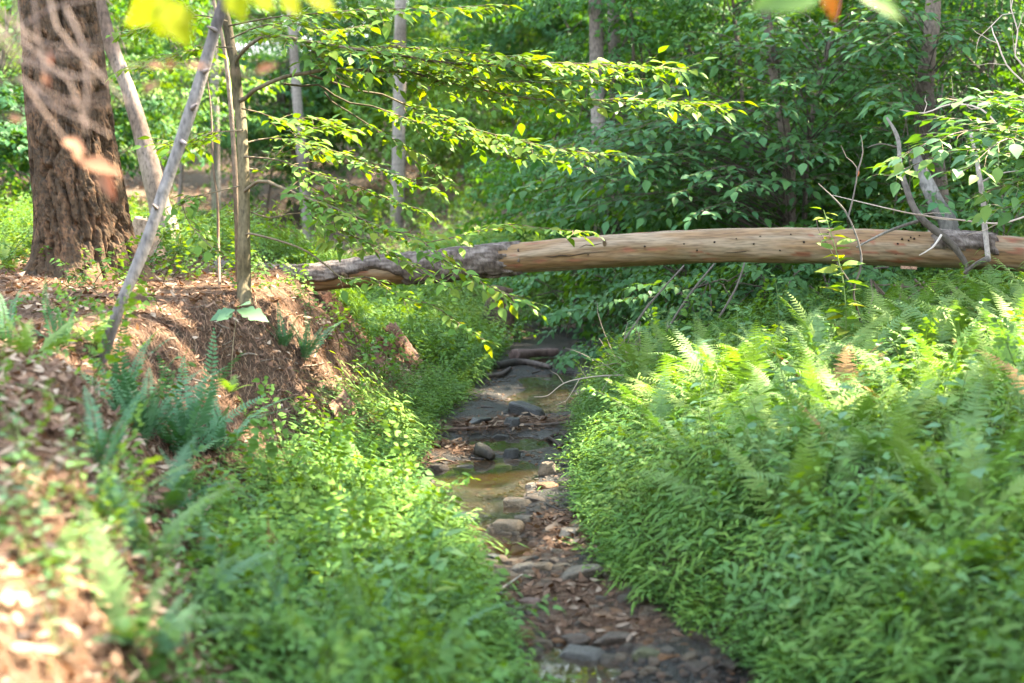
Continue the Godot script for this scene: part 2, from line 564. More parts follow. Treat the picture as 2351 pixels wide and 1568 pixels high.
func slab_mesh(size: Vector3, col: Color, col2: Color, seed: int, curl := 0.0) -> ArrayMesh:
	# a rough broken plate of bark or rotten wood, longest along z
	var b := MB.new()
	var NX := 8
	var NZ := 22
	for top in 2:
		for i in NX + 1:
			for j in NZ + 1:
				var u := 2.0 * i / NX - 1.0
				var w := 2.0 * j / NZ - 1.0
				var edge := 1.0 + 0.16 * nz2.get_noise_2d(j * 9.0 + seed * 31, signf(u) * 40.0)
				var endw := 1.0 + 0.2 * nz2.get_noise_2d(i * 14.0, seed * 17.0 + signf(w) * 60.0)
				var x := u * size.x * 0.5 * edge
				var z := w * size.z * 0.5 * endw
				var rim := 1.0 if i > 0 and i < NX and j > 0 and j < NZ else 0.25
				var y := (0.5 * size.y * rim) * (1.0 if top == 0 else -1.0) + curl * u * u * size.x
				y += size.y * 0.5 * nz2.get_noise_3d(x * 160.0, top * 30.0, z * 40.0 + seed * 11.0) * rim
				var t := smoothstep(-0.25, 0.3, nz2.get_noise_3d(x * 90.0 + seed, 0, z * 30.0))
				b.add(Vector3(x, y, z), col.lerp(col2, t))
	var one := (NX + 1) * (NZ + 1)
	for i in NX:
		for j in NZ:
			var a := i * (NZ + 1) + j
			b.quad(a, a + 1, a + NZ + 2, a + NZ + 1)
			b.quad(a + one, a + one + NZ + 1, a + one + NZ + 2, a + one + 1)
	for i in NX:
		for j in [0, NZ]:
			var a: int = i * (NZ + 1) + j
			b.quad(a, a + NZ + 1, a + one + NZ + 1, a + one)
	for j in NZ:
		for i in [0, NX]:
			var a: int = i * (NZ + 1) + j
			b.quad(a, a + 1, a + one + 1, a + one)
	return b.mesh()

func shared_shapes() -> void:
	var rng := RandomNumberGenerator.new()
	rng.seed = 11
	L.leaf = []
	for k in 4:
		var b := MB.new()
		leaf_into(b, Transform3D.IDENTITY, 1.0, [0.56, 0.5, 0.6, 0.52][k], [0.16, 0.28, 0.1, 0.34][k], [0.08, 0.16, 0.24, 0.12][k], 6, Color.WHITE, 0.4)
		L.leaf.append(b.mesh())
	L.lobed = []
	for k in 2:
		var b := MB.new()
		leaf_into(b, Transform3D.IDENTITY, 1.0, 0.72, 0.15, 0.25, 14, Color.WHITE, 0.55, 4)
		L.lobed.append(b.mesh())
	L.frond = []
	for k in 5:
		L.frond.append(frond_mesh(1.0, 30, 0.17, 12, [0.25, 0.45, 0.6, 0.35, 0.75][k], [0.9, 1.1, 0.95, 1.35, 1.0][k], rng))
	L.xfrond = []
	for k in 3:
		L.xfrond.append(frond_mesh(1.0, 30, 0.13, 0, [0.2, 0.35, 0.5][k], [0.6, 0.8, 0.9][k], rng, 0.1))
	L.tuft = []
	for k in 5:
		L.tuft.append(grass_tuft(rng, 4, 0.3, 0.075))
	L.turf = []
	for k in 5:
		L.turf.append(grass_tuft(rng, 36, 0.3, [0.07, 0.06, 0.052, 0.066, 0.058][k], 0.24))
	L.spray = []
	for k in 4:
		L.spray.append(twig_spray(rng, 0.6, 0.1, 11))
	L.fine = []
	for k in 4:
		L.fine.append(twig_spray(rng, 0.6, 0.062, 19))
	L.cluster = []
	for k in 3:
		L.cluster.append(leaf_cluster(rng, 1.0, 44, 0.24))
	L.tight = []
	for k in 3:
		L.tight.append(leaf_cluster(rng, 0.55, 34, 0.19))
	L.needles = []
	for k in 3:
		L.needles.append(needle_mat(rng, 120, 0.12, 0.14))
	L.litter = []
	for k in 3:
		L.litter.append(litter_patch(rng, 14, 0.13))
	L.rock = []
	for k in 7:
		L.rock.append(rock_mesh(k + 3, [0.62, 0.5, 0.9, 0.4, 0.6, 1.05, 0.4][k], 9, Vector3(1.0, 1.0, [0.8, 0.6, 0.85, 0.7, 0.9, 0.8, 0.55][k])))

# ---------------------------------------------------------------- leaves along limbs
func leaf_limb(limb: Array, start: float, twig: float, gap: float, leaf: float, rng: RandomNumberGenerator, out: Array, wood: MB, droop := 0.1, wood_col := Color(0.2, 0.14, 0.09)) -> void:
	# side twigs left and right of a limb, each with leaves set alternately in a nearly flat spray
	var total := 0.0
	for k in limb.size() - 1:
		total += (limb[k + 1] - limb[k]).length()
	var next := total * start
	var run := 0.0
	var side := 1.0
	for k in limb.size() - 1:
		var seg: Vector3 = limb[k + 1] - limb[k]
		var ln := seg.length()
		while next <= run + ln:
			var f := (next - run) / ln
			var at: Vector3 = limb[k].lerp(limb[k + 1], f)
			var along := seg.normalized()
			var flat := Vector3.UP.cross(along).normalized()
			var t := next / total
			var dir := (along * rng.randf_range(0.4, 1.0) + flat * side * rng.randf_range(0.5, 1.0) + Vector3.DOWN * rng.randf_range(-0.12, droop + 0.12)).normalized()
			leafy_twig(at, dir, twig * rng.randf_range(0.5, 1.15) * (1.0 - 0.55 * t), leaf, rng, out, wood, droop, wood_col)
			side = -side
			next += gap * rng.randf_range(0.7, 1.3)
		run += ln
	leafy_twig(limb[-1], (limb[-1] - limb[-2]).normalized(), twig * 0.4, leaf, rng, out, wood, droop, wood_col)

func leafy_twig(at: Vector3, dir: Vector3, length: float, leaf: float, rng: RandomNumberGenerator, out: Array, wood: MB, droop: float, wood_col: Color) -> void:
	var n := 5
	var pts := wander(at, dir, length, n, 0.13, rng, droop * 0.25)
	tube_into(wood, pts, taper(n + 1, 0.0022, 0.0008), 3, wood_col)
	var count := maxi(2, int(length / (leaf * 0.52)))
	var side := 1.0 if rng.randf() < 0.5 else -1.0
	for j in count + 1:
		var f := minf(n - 0.01, lerpf(0.6, n, float(j) / count))
		var i := int(f)
		var p: Vector3 = pts[i].lerp(pts[i + 1], f - i)
		var along: Vector3 = (pts[i + 1] - pts[i]).normalized()
		var flat := Vector3.UP.cross(along).normalized()
		var d: Vector3 = along * rng.randf_range(0.3, 0.9) + flat * side * rng.randf_range(0.5, 1.0) + Vector3.DOWN * rng.randf_range(-0.1, 0.2)
		if j == count:
			d = along + Vector3.DOWN * 0.1
		var up := Vector3(rng.randfn() * 0.26, 1.0, rng.randfn() * 0.26 + 0.08)
		out.append(Transform3D(frame(d, up, leaf * rng.randf_range(0.42, 1.2)), p))
		side = -side

func put_leaves(parent: Node, xfs: Array, meshes: Array, mats: String, count_mats: int, most: int, rng: RandomNumberGenerator, tint: Array) -> void:
	# the leaves that show largest are parts of their own, the rest one mass
	var rank := []
	for k in xfs.size():
		var q := px_of(parent.position + xfs[k].origin)
		var shown := xfs[k].basis.x.length() / maxf(0.2, q.z) as float
		if q.x < 0 or q.x > 2351 or q.y < 0 or q.y > 1568:
			shown *= 0.01
		rank.append([shown, k])
	rank.sort_custom(func(a, b): return a[0] > b[0])
	var rest := [[], [], [], []]
	var cols := [[], [], [], []]
	for j in rank.size():
		var k: int = rank[j][1]
		var which := k % meshes.size()
		if j < most:
			part("leaf", meshes[which], parent, M["%s_%d" % [mats, rng.randi() % count_mats]], xfs[k])
		else:
			rest[which].append(xfs[k])
			var c: Color = tint[rng.randi() % tint.size()]
			cols[which].append(c * rng.randf_range(0.85, 1.15))
	for w in meshes.size():
		if rest[w].size():
			many("crown", meshes[w], rest[w], cols[w], parent, M.leaf)

# ---------------------------------------------------------------- the scene
func _ready() -> void:
	view_and_light()
	nz.seed = 4; nz.frequency = 0.7
	nz2.seed = 8; nz2.frequency = 0.045; nz2.fractal_octaves = 3
	land_tables()
	materials()
	shared_shapes()
	sun_gaps()
	ground()
	canopy()
	around_viewer()
	print("canopy ", Time.get_ticks_msec())
	backwoods()
	print("backwoods ", Time.get_ticks_msec())
	shrubs_behind_log()
	pine()
	leaning_trunks()
	sapling()
	print("sapling ", Time.get_ticks_msec())
	fallen_log()
	dark_trees()
	edge_branch()
	print("trees ", Time.get_ticks_msec())
	ferns()
	herbs()
	print("ferns ", Time.get_ticks_msec())
	stones()
	creek_wood()
	hanging_foreground()
	ground_cover()
	print("done ", Time.get_ticks_msec())

func view_and_light() -> void:
	cam = Camera3D.new()
	cam.name = "camera"
	add_child(cam)
	cam.transform = Transform3D(cam_basis, cam_pos)
	cam.near = 0.1
	cam.far = 400.0
	var lens := CameraAttributesPhysical.new()
	lens.frustum_focal_length = 50.0
	lens.frustum_focus_distance = 8.2
	lens.frustum_near = 0.1
	lens.frustum_far = 400.0
	lens.exposure_aperture = 2.0
	cam.attributes = lens
	cam.fov = 26.98
	cam.current = true
	var sky := ProceduralSkyMaterial.new()
	sky.sky_top_color = Color(0.74, 0.82, 0.92)
	sky.sky_horizon_color = Color(0.96, 0.96, 0.94)
	sky.sky_curve = 0.2
	sky.sky_energy_multiplier = 0.85
	sky.ground_bottom_color = Color(0.2, 0.22, 0.15)
	sky.ground_horizon_color = Color(0.5, 0.55, 0.5)
	var env := Environment.new()
	env.background_mode = Environment.BG_SKY
	env.sky = Sky.new()
	env.sky.sky_material = sky
	env.tonemap_mode = Environment.TONE_MAPPER_LINEAR
	env.tonemap_exposure = 12.5
	env.sdfgi_enabled = true
	env.ssao_enabled = true
	env.ssil_enabled = true
	var we := WorldEnvironment.new()
	we.name = "daylight"
	we.environment = env
	add_child(we)
	var sun := DirectionalLight3D.new()
	sun.name = "sun"
	sun.light_energy = 1.6
	sun.light_angular_distance = 0.53
	sun.light_color = Color(1.0, 0.95, 0.84)
	sun.shadow_enabled = true
	add_child(sun)
	sun.look_at_from_position(Vector3.ZERO, -SUN.normalized(), Vector3.UP)

func sun_gaps() -> void:
	for a in [[1560, 800, 7.6, 0.3], [1650, 720, 7.8, 0.35], [1760, 740, 7.5, 0.4], [1900, 760, 7.3, 0.45], [2030, 800, 6.9, 0.45], [2150, 740, 7.3, 0.35], [2260, 720, 7.4, 0.4], [2330, 770, 7.0, 0.35], [1850, 860, 6.4, 0.25], [2120, 880, 6.0, 0.2],
			[830, 1020, 6.9, 0.25], [920, 1010, 7.0, 0.2], [890, 1120, 6.1, 0.25], [950, 1200, 5.7, 0.2], [780, 1100, 6.2, 0.2], [620, 1000, 6.7, 0.12], [700, 930, 7.3, 0.14], [620, 890, 7.3, 0.1],
			[120, 1500, 2.2, 0.5], [40, 1420, 2.4, 0.4], [260, 1540, 2.2, 0.3], [120, 1230, 3.6, 0.1], [60, 770, 5.8, 0.2], [330, 745, 6.8, 0.1],
			[760, 130, 8.3, 0.45], [900, 150, 8.3, 0.5], [1040, 170, 8.2, 0.5], [1180, 160, 8.2, 0.5], [1320, 160, 8.1, 0.45], [1450, 160, 8.1, 0.4], [1560, 220, 8.1, 0.35], [650, 160, 8.3, 0.3], [560, 60, 8.4, 0.25], [1250, 250, 8.1, 0.2],
			[700, 440, 8.1, 0.12], [760, 500, 8.0, 0.14], [960, 590, 7.9, 0.16], [1060, 600, 7.9, 0.14], [1050, 660, 7.8, 0.1], [1080, 760, 7.8, 0.1], [1330, 525, 7.9, 0.12], [650, 420, 8.2, 0.1],
			[2150, 290, 7.9, 0.25], [2260, 250, 7.8, 0.28], [2320, 330, 7.8, 0.25], [2100, 370, 8.0, 0.15], [1930, 520, 7.9, 0.12], [1920, 600, 7.9, 0.12], [1930, 660, 7.8, 0.12], [2340, 540, 9.2, 0.15],
			[60, 590, 10.2, 0.5], [130, 560, 11.5, 0.5], [240, 80, 11.0, 0.25], [300, 220, 11.0, 0.22], [390, 570, 11.0, 0.25], [380, 30, 2.3, 0.14], [520, 5, 2.3, 0.14], [640, 640, 9.3, 0.22], [310, 520, 8.6, 0.1], [565, 480, 8.4, 0.1],
			[1750, 100, 11.0, 0.25], [1900, 110, 10.8, 0.2], [850, 700, 12.0, 0.3], [740, 690, 10.5, 0.2], [100, 380, 14.0, 0.6], [40, 250, 13.0, 0.6], [700, 1250, 4.9, 0.1]]:
		gaps.append([P(a[0], a[1], a[2]), a[3]])
	var rng := RandomNumberGenerator.new()
	rng.seed = 77
	for k in 110:
		var d := rng.randf_range(13.0, 55.0)
		gaps.append([Vector3(rng.randf_range(-0.42, 0.42) * d, rng.randf_range(0.0, 0.16 * d + 1.0), -d), rng.randf_range(0.25, 0.55) + d * 0.008])

func shaded(c: Vector3, reach: float) -> bool:      # does a leaf cluster here stand in a sun gap?
	var s := SUN.normalized()
	for g in gaps:
		var v: Vector3 = c - g[0]
		var t := v.dot(s)
		if t > 0.0 and (v - s * t).length_squared() < (g[1] + reach) * (g[1] + reach):
			return false
	return true

# ---------------------------------------------------------------- ground, creek bed, water
func axis(parts: Array) -> Array:
	var out := []
	for p in parts:
		var x: float = p[0]
		while x < p[1] - 1e-4:
			out.append(x)
			x += p[2]
	out.append(parts[-1][1])
	return out

func ground() -> void:
	var xs := axis([[-160, -60, 20], [-60, -20, 4], [-20, -7, 0.6], [-7, -3.4, 0.15], [-3.4, 4.2, 0.06], [4.2, 8, 0.2], [8, 20, 0.6], [20, 60, 4], [60, 160, 20]])
	var zs := axis([[-190, -60, 10], [-60, -24, 1.5], [-24, -14, 0.3], [-14, -10, 0.12], [-10, -2, 0.07], [-2, 4, 0.4], [4, 40, 6]])
	var b := MB.new()
	var brown := Color(0.085, 0.055, 0.036)
	var red := Color(0.11, 0.068, 0.045)
	var soil := Color(0.075, 0.055, 0.035)
	var leafy := Color(0.17, 0.12, 0.08)
	for z in zs:
		for x in xs:
			var h := H(x, z)
			var d := maxf(0.0, -z)
			var c := brown.lerp(red, smoothstep(-0.2, 0.3, nz2.get_noise_2d(x * 6.0, z * 6.0)))
			if x > at_d(t_ft, d) - 0.05:
				c = soil.lerp(brown, smoothstep(0.0, 0.5, nz2.get_noise_2d(x * 9.0 + 40.0, z * 9.0)))
			if d > 13.0:
				c = leafy.lerp(brown, smoothstep(-0.3, 0.3, nz2.get_noise_2d(x * 2.0, z * 2.0)))
			b.add(Vector3(x, h, z), c)
	var nx := xs.size()
	for j in zs.size() - 1:
		for i in nx - 1:
			var a := j * nx + i
			b.quad(a, a + nx, a + nx + 1, a + 1)
	# rows run from the far end towards the viewer, so the quads above face down: turn them
	var o := part("ground", flipped(b).mesh(), self, M.earth)
	tag(o, "woodland ground of brown soil and needle litter on both banks", "ground", "", "structure")
	# the wet creek bed, a finer sheet just above the ground
	var c2 := MB.new()
	var across := 26
	var rows := 0
	var z := -2.0
	while z > -15.5:
		var xl := at_d(t_xl, -z) - 0.1
		var xr := at_d(t_xr, -z) + 0.1
		for k in across + 1:
			var x := lerpf(xl, xr, float(k) / across)
			var edge := minf(k, across - k)
			var h := H(x, z) + (0.006 if edge > 1 else -0.03)
			h += 0.012 * nz2.get_noise_2d(x * 45.0, z * 45.0) if edge > 1 else 0.0
			var col := Color(0.018, 0.014, 0.011).lerp(Color(0.05, 0.031, 0.02), smoothstep(-0.1, 0.35, nz2.get_noise_2d(x * 11.0, z * 11.0 + 70.0)))
			c2.add(Vector3(x, h, z), col)
		rows += 1
		z -= 0.045
	for j in rows - 1:
		for k in across:
			var a := j * (across + 1) + k
			c2.quad(a, a + across + 1, a + across + 2, a + 1)
	o = part("creek_bed", c2.mesh(), self, M.mud)
	tag(o, "wet dark mud and silt of the narrow creek bed", "creek bed", "", "structure")
	var w := MB.new()
	rows = 0
	z = -3.0
	while z > -14.5:
		var xl := at_d(t_xl, -z) - 0.05
		var xr := at_d(t_xr, -z) + 0.05
		for k in 3:
			w.add(Vector3(lerpf(xl, xr, k * 0.5), 0.003, z))
		rows += 1
		z -= 0.2
	for j in rows - 1:
		for k in 2:
			var a := j * 3 + k
			w.quad(a, a + 3, a + 4, a + 1)
	o = part("creek_water", w.mesh(), self, M.water)
	tag(o, "still shallow brown water lying in pools along the creek", "water", "", "structure")

func flipped(b: MB) -> MB:
	for k in range(0, b.i.size(), 3):
		var t := b.i[k + 1]
		b.i[k + 1] = b.i[k + 2]
		b.i[k + 2] = t
	return b

func slope_basis(x: float, z: float, turn: float, s: float) -> Basis:
	var n := Vector3(H(x - 0.06, z) - H(x + 0.06, z), 0.12, H(x, z - 0.06) - H(x, z + 0.06)).normalized()
	return frame(Vector3(cos(turn), 0, sin(turn)).slide(n), n, s)

# ---------------------------------------------------------------- trees
func leafy_tree(called: String, label: String, category: String, group: String, base: Vector3, trunk: Array, r0: float, lobes: Array, sprays: int, scale: float, tints: Array, seed: int, bark: Color, bark2: Color, sides := 8, cut := false, fine := false) -> Node3D:
	# trunk: points in the world; lobes: [centre, radii, share of the sprays]
	var rng := RandomNumberGenerator.new()
	rng.seed = seed
	var t := thing(called, label, category, base, group)
	var back := Transform3D(Basis.IDENTITY, -base)
	var b := MB.new()
	var line := smooth_line(trunk, maxf(0.12, r0))
	tube_into(b, line, taper(line.size(), r0, r0 * 0.35), sides, bark, 0.12, bark2)
	part("trunk", b.mesh(), t, M.smooth_bark, back)
	var limbs := MB.new()
	var xf := [[], [], [], []]
	var cl := [[], [], [], []]
	for lobe in lobes:
		var c: Vector3 = lobe[0]
		var r: Vector3 = lobe[1]
		for k in 5:
			var from: Vector3 = line[rng.randi_range(line.size() / 3, line.size() - 1)]
			var to := c + Vector3(rng.randfn() * r.x, rng.randfn() * r.y, rng.randfn() * r.z) * 0.45
			var mid := from.lerp(to, 0.5) + Vector3(0, 0.12 * (to - from).length(), 0)
			var lm := smooth_line([from, mid, to], 0.25)
			tube_into(limbs, lm, taper(lm.size(), minf(r0 * 0.35, 0.05), 0.006), 5, bark, 0.1)
		for k in int(sprays * lobe[2]):
			var dir := Vector3(rng.randfn(), rng.randfn(), rng.randfn()).normalized()
			var at := c + dir * r * pow(rng.randf(), 0.45)
			var which := rng.randi() % 4
			if cut and not shaded(at, 0.6):
				continue
			xf[which].append(Transform3D(frame(dir * Vector3(1, 0.3, 1) + Vector3(rng.randfn() * 0.5, -0.25, rng.randfn() * 0.5), Vector3(rng.randfn() * 0.3, 1, rng.randfn() * 0.3), scale * rng.randf_range(0.75, 1.2)), at - base))
			cl[which].append((tints[rng.randi() % tints.size()] as Color) * rng.randf_range(0.8, 1.2))
	if limbs.v.size():
		part("limbs", limbs.mesh(), t, M.smooth_bark, back).set_meta("kind", "stuff")
	for k in 4:
		if xf[k].size():
			many("crown", (L.fine if fine else L.spray)[k], xf[k], cl[k], t, M.leaf)
	return t

func canopy() -> void:
	var rng := RandomNumberGenerator.new()
	rng.seed = 5
	var tints := [Color(0.07, 0.15, 0.03), Color(0.085, 0.17, 0.035), Color(0.06, 0.13, 0.03)]
	for a in [[7.0, -4.5, 10.0], [5.6, -10.5, 10.5], [9.5, -9.0, 11.5], [12.5, -5.0, 11.0], [7.8, -15.5, 11.0], [12.0, -14.0, 11.5], [15.5, -10.0, 12.0], [11.0, -20.5, 12.0], [16.5, -18.0, 12.0], [8.5, -23.0, 11.5],
			[14.5, -28.0, 12.5], [4.0, -29.0, 12.0], [13.0, -38.0, 13.0], [-2.0, -36.0, 12.5], [9.5, -33.0, 12.5], [20.0, -30.0, 12.5], [5.0, -42.0, 13.0], [18.0, -44.0, 13.0], [20.0, -20.0, 12.0], [-1.0, -47.0, 13.0], [10.0, -50.0, 13.0], [24.0, -38.0, 13.0]]:
		var base := on(a[0], a[1], -0.1)
		var h: float = a[2]
		var c := base + Vector3(rng.randfn() * 0.5, h, rng.randfn() * 0.5)
		var t := thing("canopy_tree", "tall forest tree whose leafy crown shades the creek from above", "tree", base, "tall canopy trees beside and behind the creek")
		var back := Transform3D(Basis.IDENTITY, -base)
		var b := MB.new()
		var line := smooth_line([base, base.lerp(c, 0.4) + Vector3(rng.randfn() * 0.25, 0, rng.randfn() * 0.25), c + Vector3(0, 2.5, 0)], 0.4)
		var r0 := rng.randf_range(0.13, 0.22)
		tube_into(b, line, taper(line.size(), r0, 0.04), 10, Color(0.2, 0.16, 0.13), 0.15, Color(0.34, 0.28, 0.24))
		part("trunk", b.mesh(), t, M.smooth_bark, back)
		var lb := MB.new()
		for k in 14:
			var from: Vector3 = line[int(line.size() * rng.randf_range(0.5, 0.97))]
			var ang := rng.randf() * TAU
			var to := from + Vector3(cos(ang) * rng.randf_range(2, 4.2), rng.randf_range(0.3, 1.6), sin(ang) * rng.randf_range(2, 4.2))
			var lm := smooth_line([from, from.lerp(to, 0.5) + Vector3(0, 0.3, 0), to], 0.5)
			tube_into(lb, lm, taper(lm.size(), 0.06, 0.012), 5, Color(0.2, 0.16, 0.13))
		part("limbs", lb.mesh(), t, M.smooth_bark, back).set_meta("kind", "stuff")
		var xf := [[], [], []]
		var cl := [[], [], []]
		var near: bool = a[1] > -16.0
		for k in (680 if near else 400):
			var dir := Vector3(rng.randfn(), rng.randfn(), rng.randfn()).normalized()
			var at := c + dir * Vector3(4.6, 2.6, 4.6) * pow(rng.randf(), 0.4)
			if not shaded(at, 0.36 if near else 0.9):
				continue
			var w := rng.randi() % 3
			xf[w].append(Transform3D(Basis(Vector3.UP, rng.randf() * TAU).scaled(Vector3.ONE * rng.randf_range(0.8, 1.15)), at - base))
			cl[w].append((tints[rng.randi() % 3] as Color) * rng.randf_range(0.85, 1.15))
		for w in 3:
			if xf[w].size():
				many("crown", (L.tight if near else L.cluster)[w], xf[w], cl[w], t, M.leaf)

func around_viewer() -> void:
	# the wood goes on behind and beside the viewer and keeps low skylight off the creek
	var rng := RandomNumberGenerator.new()
	rng.seed = 15
	for a in [[-3.0, 5.0], [1.5, 6.5], [5.5, 4.0], [8.5, 0.5], [-7.0, 3.0], [-8.5, -2.5], [-8.0, -8.0], [-9.5, -13.0], [-1.0, 9.5], [4.5, 9.0], [-5.5, 8.0]]:
		var base := on(a[0], a[1], -0.05)
		var hi := base + Vector3(rng.randfn() * 0.4, rng.randf_range(5.0, 7.0), rng.randfn() * 0.4)
		var lobes := []
		for j in 5:
			lobes.append([base.lerp(hi, 0.2 + 0.2 * j) + Vector3(rng.randfn(), 0.0, rng.randfn()) * 0.8, Vector3(1.7, 0.8, 1.7), 0.2])
		leafy_tree("surrounding_tree", "leafy tree of the same wood standing outside the view", "tree", "trees around the viewpoint", base, [base, base.lerp(hi, 0.5), hi], 0.08, lobes, 190, 2.2, [Color(0.07, 0.15, 0.04), Color(0.09, 0.17, 0.04)], 40 + int(a[0] * 3.0), Color(0.14, 0.1, 0.08), Color(0.24, 0.18, 0.15), 8, true)

func backwoods() -> void:
	var rng := RandomNumberGenerator.new()
	rng.seed = 23
	var greens := [[Color(0.06, 0.16, 0.05), Color(0.075, 0.18, 0.05)], [Color(0.09, 0.2, 0.05), Color(0.11, 0.22, 0.045)], [Color(0.05, 0.14, 0.06), Color(0.06, 0.155, 0.06)], [Color(0.13, 0.23, 0.04), Color(0.1, 0.2, 0.04)]]
	# trunks that stand out behind the foliage
	for a in [[905, 22.0, 34, "pale grey-pink straight trunk standing far behind the fallen log"], [1392, 14.5, 40, "wide pale grey trunk, larger of a close pair behind the log"], [1430, 15.2, 34, "slimmer pale trunk close against a wider grey one"], [2215, 16.0, 26, "slender grey trunk behind the dark leafed trees"], [2305, 19.0, 34, "grey-green trunk half hidden by pale dead twigs"],
			[700, 24.0, 26, "dull brown trunk behind the sapling branches"], [1560, 27.0, 34, "dim grey trunk behind the dark leaf sprays"], [1700, 31.0, 40, "dim brown trunk beyond the dark leafed trees"], [480, 20.0, 24, "dark slim trunk seen past the leaning pole"], [2000, 26.0, 36, "grey trunk deep behind the forked dead branch"], [1640, 22.0, 22, "slender grey trunk between the dark leafed trees"], [1500, 38.0, 40, "pale far trunk above the middle of the log"]]:
		var d: float = a[1]
		var top := P(a[0] + rng.randfn() * 25.0, -150, d)
		var base := on(P(a[0], 560, d).x, top.z, -0.1)
		var hi := base + Vector3((top.x - base.x) * 2.2, 13.0, rng.randfn() * 0.3)
		var c := hi + Vector3(0, -0.5, 0)
		leafy_tree("forest_tree", a[3], "tree", "tall trunks in the woods behind the log", base, [base, base.lerp(hi, 0.35) + Vector3(rng.randfn() * 0.08, 0, 0), hi], a[2] / FP * d * 0.5, [[c, Vector3(2.6, 2.2, 2.6), 1.0]], 120, 1.7, greens[1], 900 + int(a[0]), Color(0.22, 0.175, 0.15), Color(0.38, 0.32, 0.29), 12, true)
	# denser young trees behind the right half of the log
	for a in [[1330, 17.5, 3.0], [1480, 15.5, 3.4], [1600, 17.0, 3.6], [1730, 15.0, 3.4], [1880, 16.5, 3.8], [2020, 15.0, 3.4], [2180, 16.0, 3.6], [2320, 14.5, 3.2], [1950, 19.0, 4.4], [1560, 20.0, 4.2], [1700, 14.0, 1.6], [2100, 13.8, 1.6], [1420, 14.6, 1.4], [1850, 13.8, 1.5], [2260, 18.5, 4.4]]:
		var p := P(a[0], 560, a[1])
		var base := on(p.x, p.z, -0.05)
		var hi := base + Vector3(rng.randfn() * 0.3, a[2], rng.randfn() * 0.3)
		var lobes := []
		for j in 4:
			lobes.append([base.lerp(hi, 0.3 + 0.22 * j) + Vector3(rng.randfn() * 0.35, 0, rng.randfn() * 0.35), Vector3(0.95, 0.45, 0.8), 0.25])
		leafy_tree("thicket_tree", "densely leafed young tree of the thicket behind log and dark trees", "young tree", "thicket behind the log", base, [base, base.lerp(hi, 0.5) + Vector3(rng.randfn() * 0.1, 0, 0), hi], 0.03, lobes, 190, 1.15, greens[0], 700 + int(a[0]), Color(0.14, 0.11, 0.09), Color(0.24, 0.19, 0.15), 6, false, true)
	# understorey trees and shrubs
	var n := 0
	for k in 400:
		if n >= 112:
			break
		var d := 17.0 + 34.0 * pow(rng.randf(), 1.0)
		var px := rng.randf_range(-200, 2550)
		var x := (px - 1175.5) / FP * d
		if absf(x - (at_d(t_xl, d) + at_d(t_xr, d)) * 0.5) < 1.1 and d < 19.0:
			continue
		var base := on(x, -d, -0.05)
		var tall := rng.randf_range(1.3, 3.0) + d * rng.randf_range(0.02, 0.12)
		var g: Array = greens[rng.randi() % 4]
		var hi := base + Vector3(rng.randfn() * 0.5, tall, rng.randfn() * 0.4)
		var lobes := []
		var nl := rng.randi_range(3, 5)
		for j in nl:
			lobes.append([base.lerp(hi, rng.randf_range(0.35, 1.0)) + Vector3(rng.randfn(), rng.randfn() * 0.3, rng.randfn()) * 0.9, Vector3(rng.randf_range(0.7, 1.5), rng.randf_range(0.3, 0.7), rng.randf_range(0.7, 1.3)), 1.0 / nl])
		leafy_tree("understorey_tree", ["blurred young tree of the shaded woods behind the fallen log", "soft green bushy young tree among the trunks beyond the log"][n % 2], "young tree", ["young trees behind the log", "bushy young trees beyond the log"][n % 2], base, [base, base.lerp(hi, 0.5) + Vector3(rng.randfn() * 0.15, 0, 0), hi], rng.randf_range(0.018, 0.05), lobes, rng.randi_range(110, 170), 1.1 + d * 0.02, g, 300 + k, Color(0.16, 0.125, 0.1), Color(0.3, 0.24, 0.2), 6, false, true)
		n += 1
	# the far wood that closes the view: one mass of leaves
	var xf := [[], [], [], []]
	var cl := [[], [], [], []]
	for k in 5000:
		var d := rng.randf_range(48.0, 85.0)
		var x := rng.randf_range(-0.5, 0.5) * d
		var y := pow(rng.randf(), 0.8) * 15.0
		var w := rng.randi() % 4
		xf[w].append(Transform3D(frame(Vector3(rng.randfn(), -0.2, rng.randfn() + 0.6), Vector3(rng.randfn() * 0.4, 1, rng.randfn() * 0.4), rng.randf_range(3.0, 4.6)), Vector3(x, H(x, -d) + y, -d)))
		cl[w].append((greens[rng.randi() % 4][0] as Color) * rng.randf_range(0.9, 1.3))
	var far := Node3D.new()
	far.name = "far_wood"
	add_child(far)
	tag(far, "far green mass of the wood closing the view", "wood", "", "stuff")
	for w in 4:
		many("foliage", L.fine[w], xf[w], cl[w], far, M.leaf)

func shrubs_behind_log() -> void:
	var rng := RandomNumberGenerator.new()
	rng.seed = 88
	for a in [[1420, 12.2, 0.8], [1300, 13.6, 0.9], [1500, 11.2, 0.6], [1670, 11.6, 0.8], [1800, 11.5, 0.7], [1960, 11.7, 0.8], [1610, 10.5, 0.55], [1730, 10.7, 0.5], [1900, 10.6, 0.5], [2020, 10.9, 0.6], [2280, 10.6, 0.7], [1540, 11.8, 0.8]]:
		var p := P(a[0], 600, a[1])
		var base := on(p.x, p.z, -0.03)
		var hi := base + Vector3(rng.randfn() * 0.1, a[2], rng.randfn() * 0.1)
		leafy_tree("leafy_shrub", "low leafy shrub in the shade right behind the log", "shrub", "shrubs behind the log", base, [base, base.lerp(hi, 0.5) + Vector3(0.05, 0, 0), hi], 0.012, [[base.lerp(hi, 0.75), Vector3(0.55, 0.25, 0.4), 0.6], [base.lerp(hi, 0.4), Vector3(0.5, 0.2, 0.4), 0.4]], 46, 0.8, [Color(0.06, 0.145, 0.055), Color(0.075, 0.16, 0.055)], 60 + int(a[0]), Color(0.12, 0.09, 0.07), Color(0.2, 0.15, 0.12), 5)

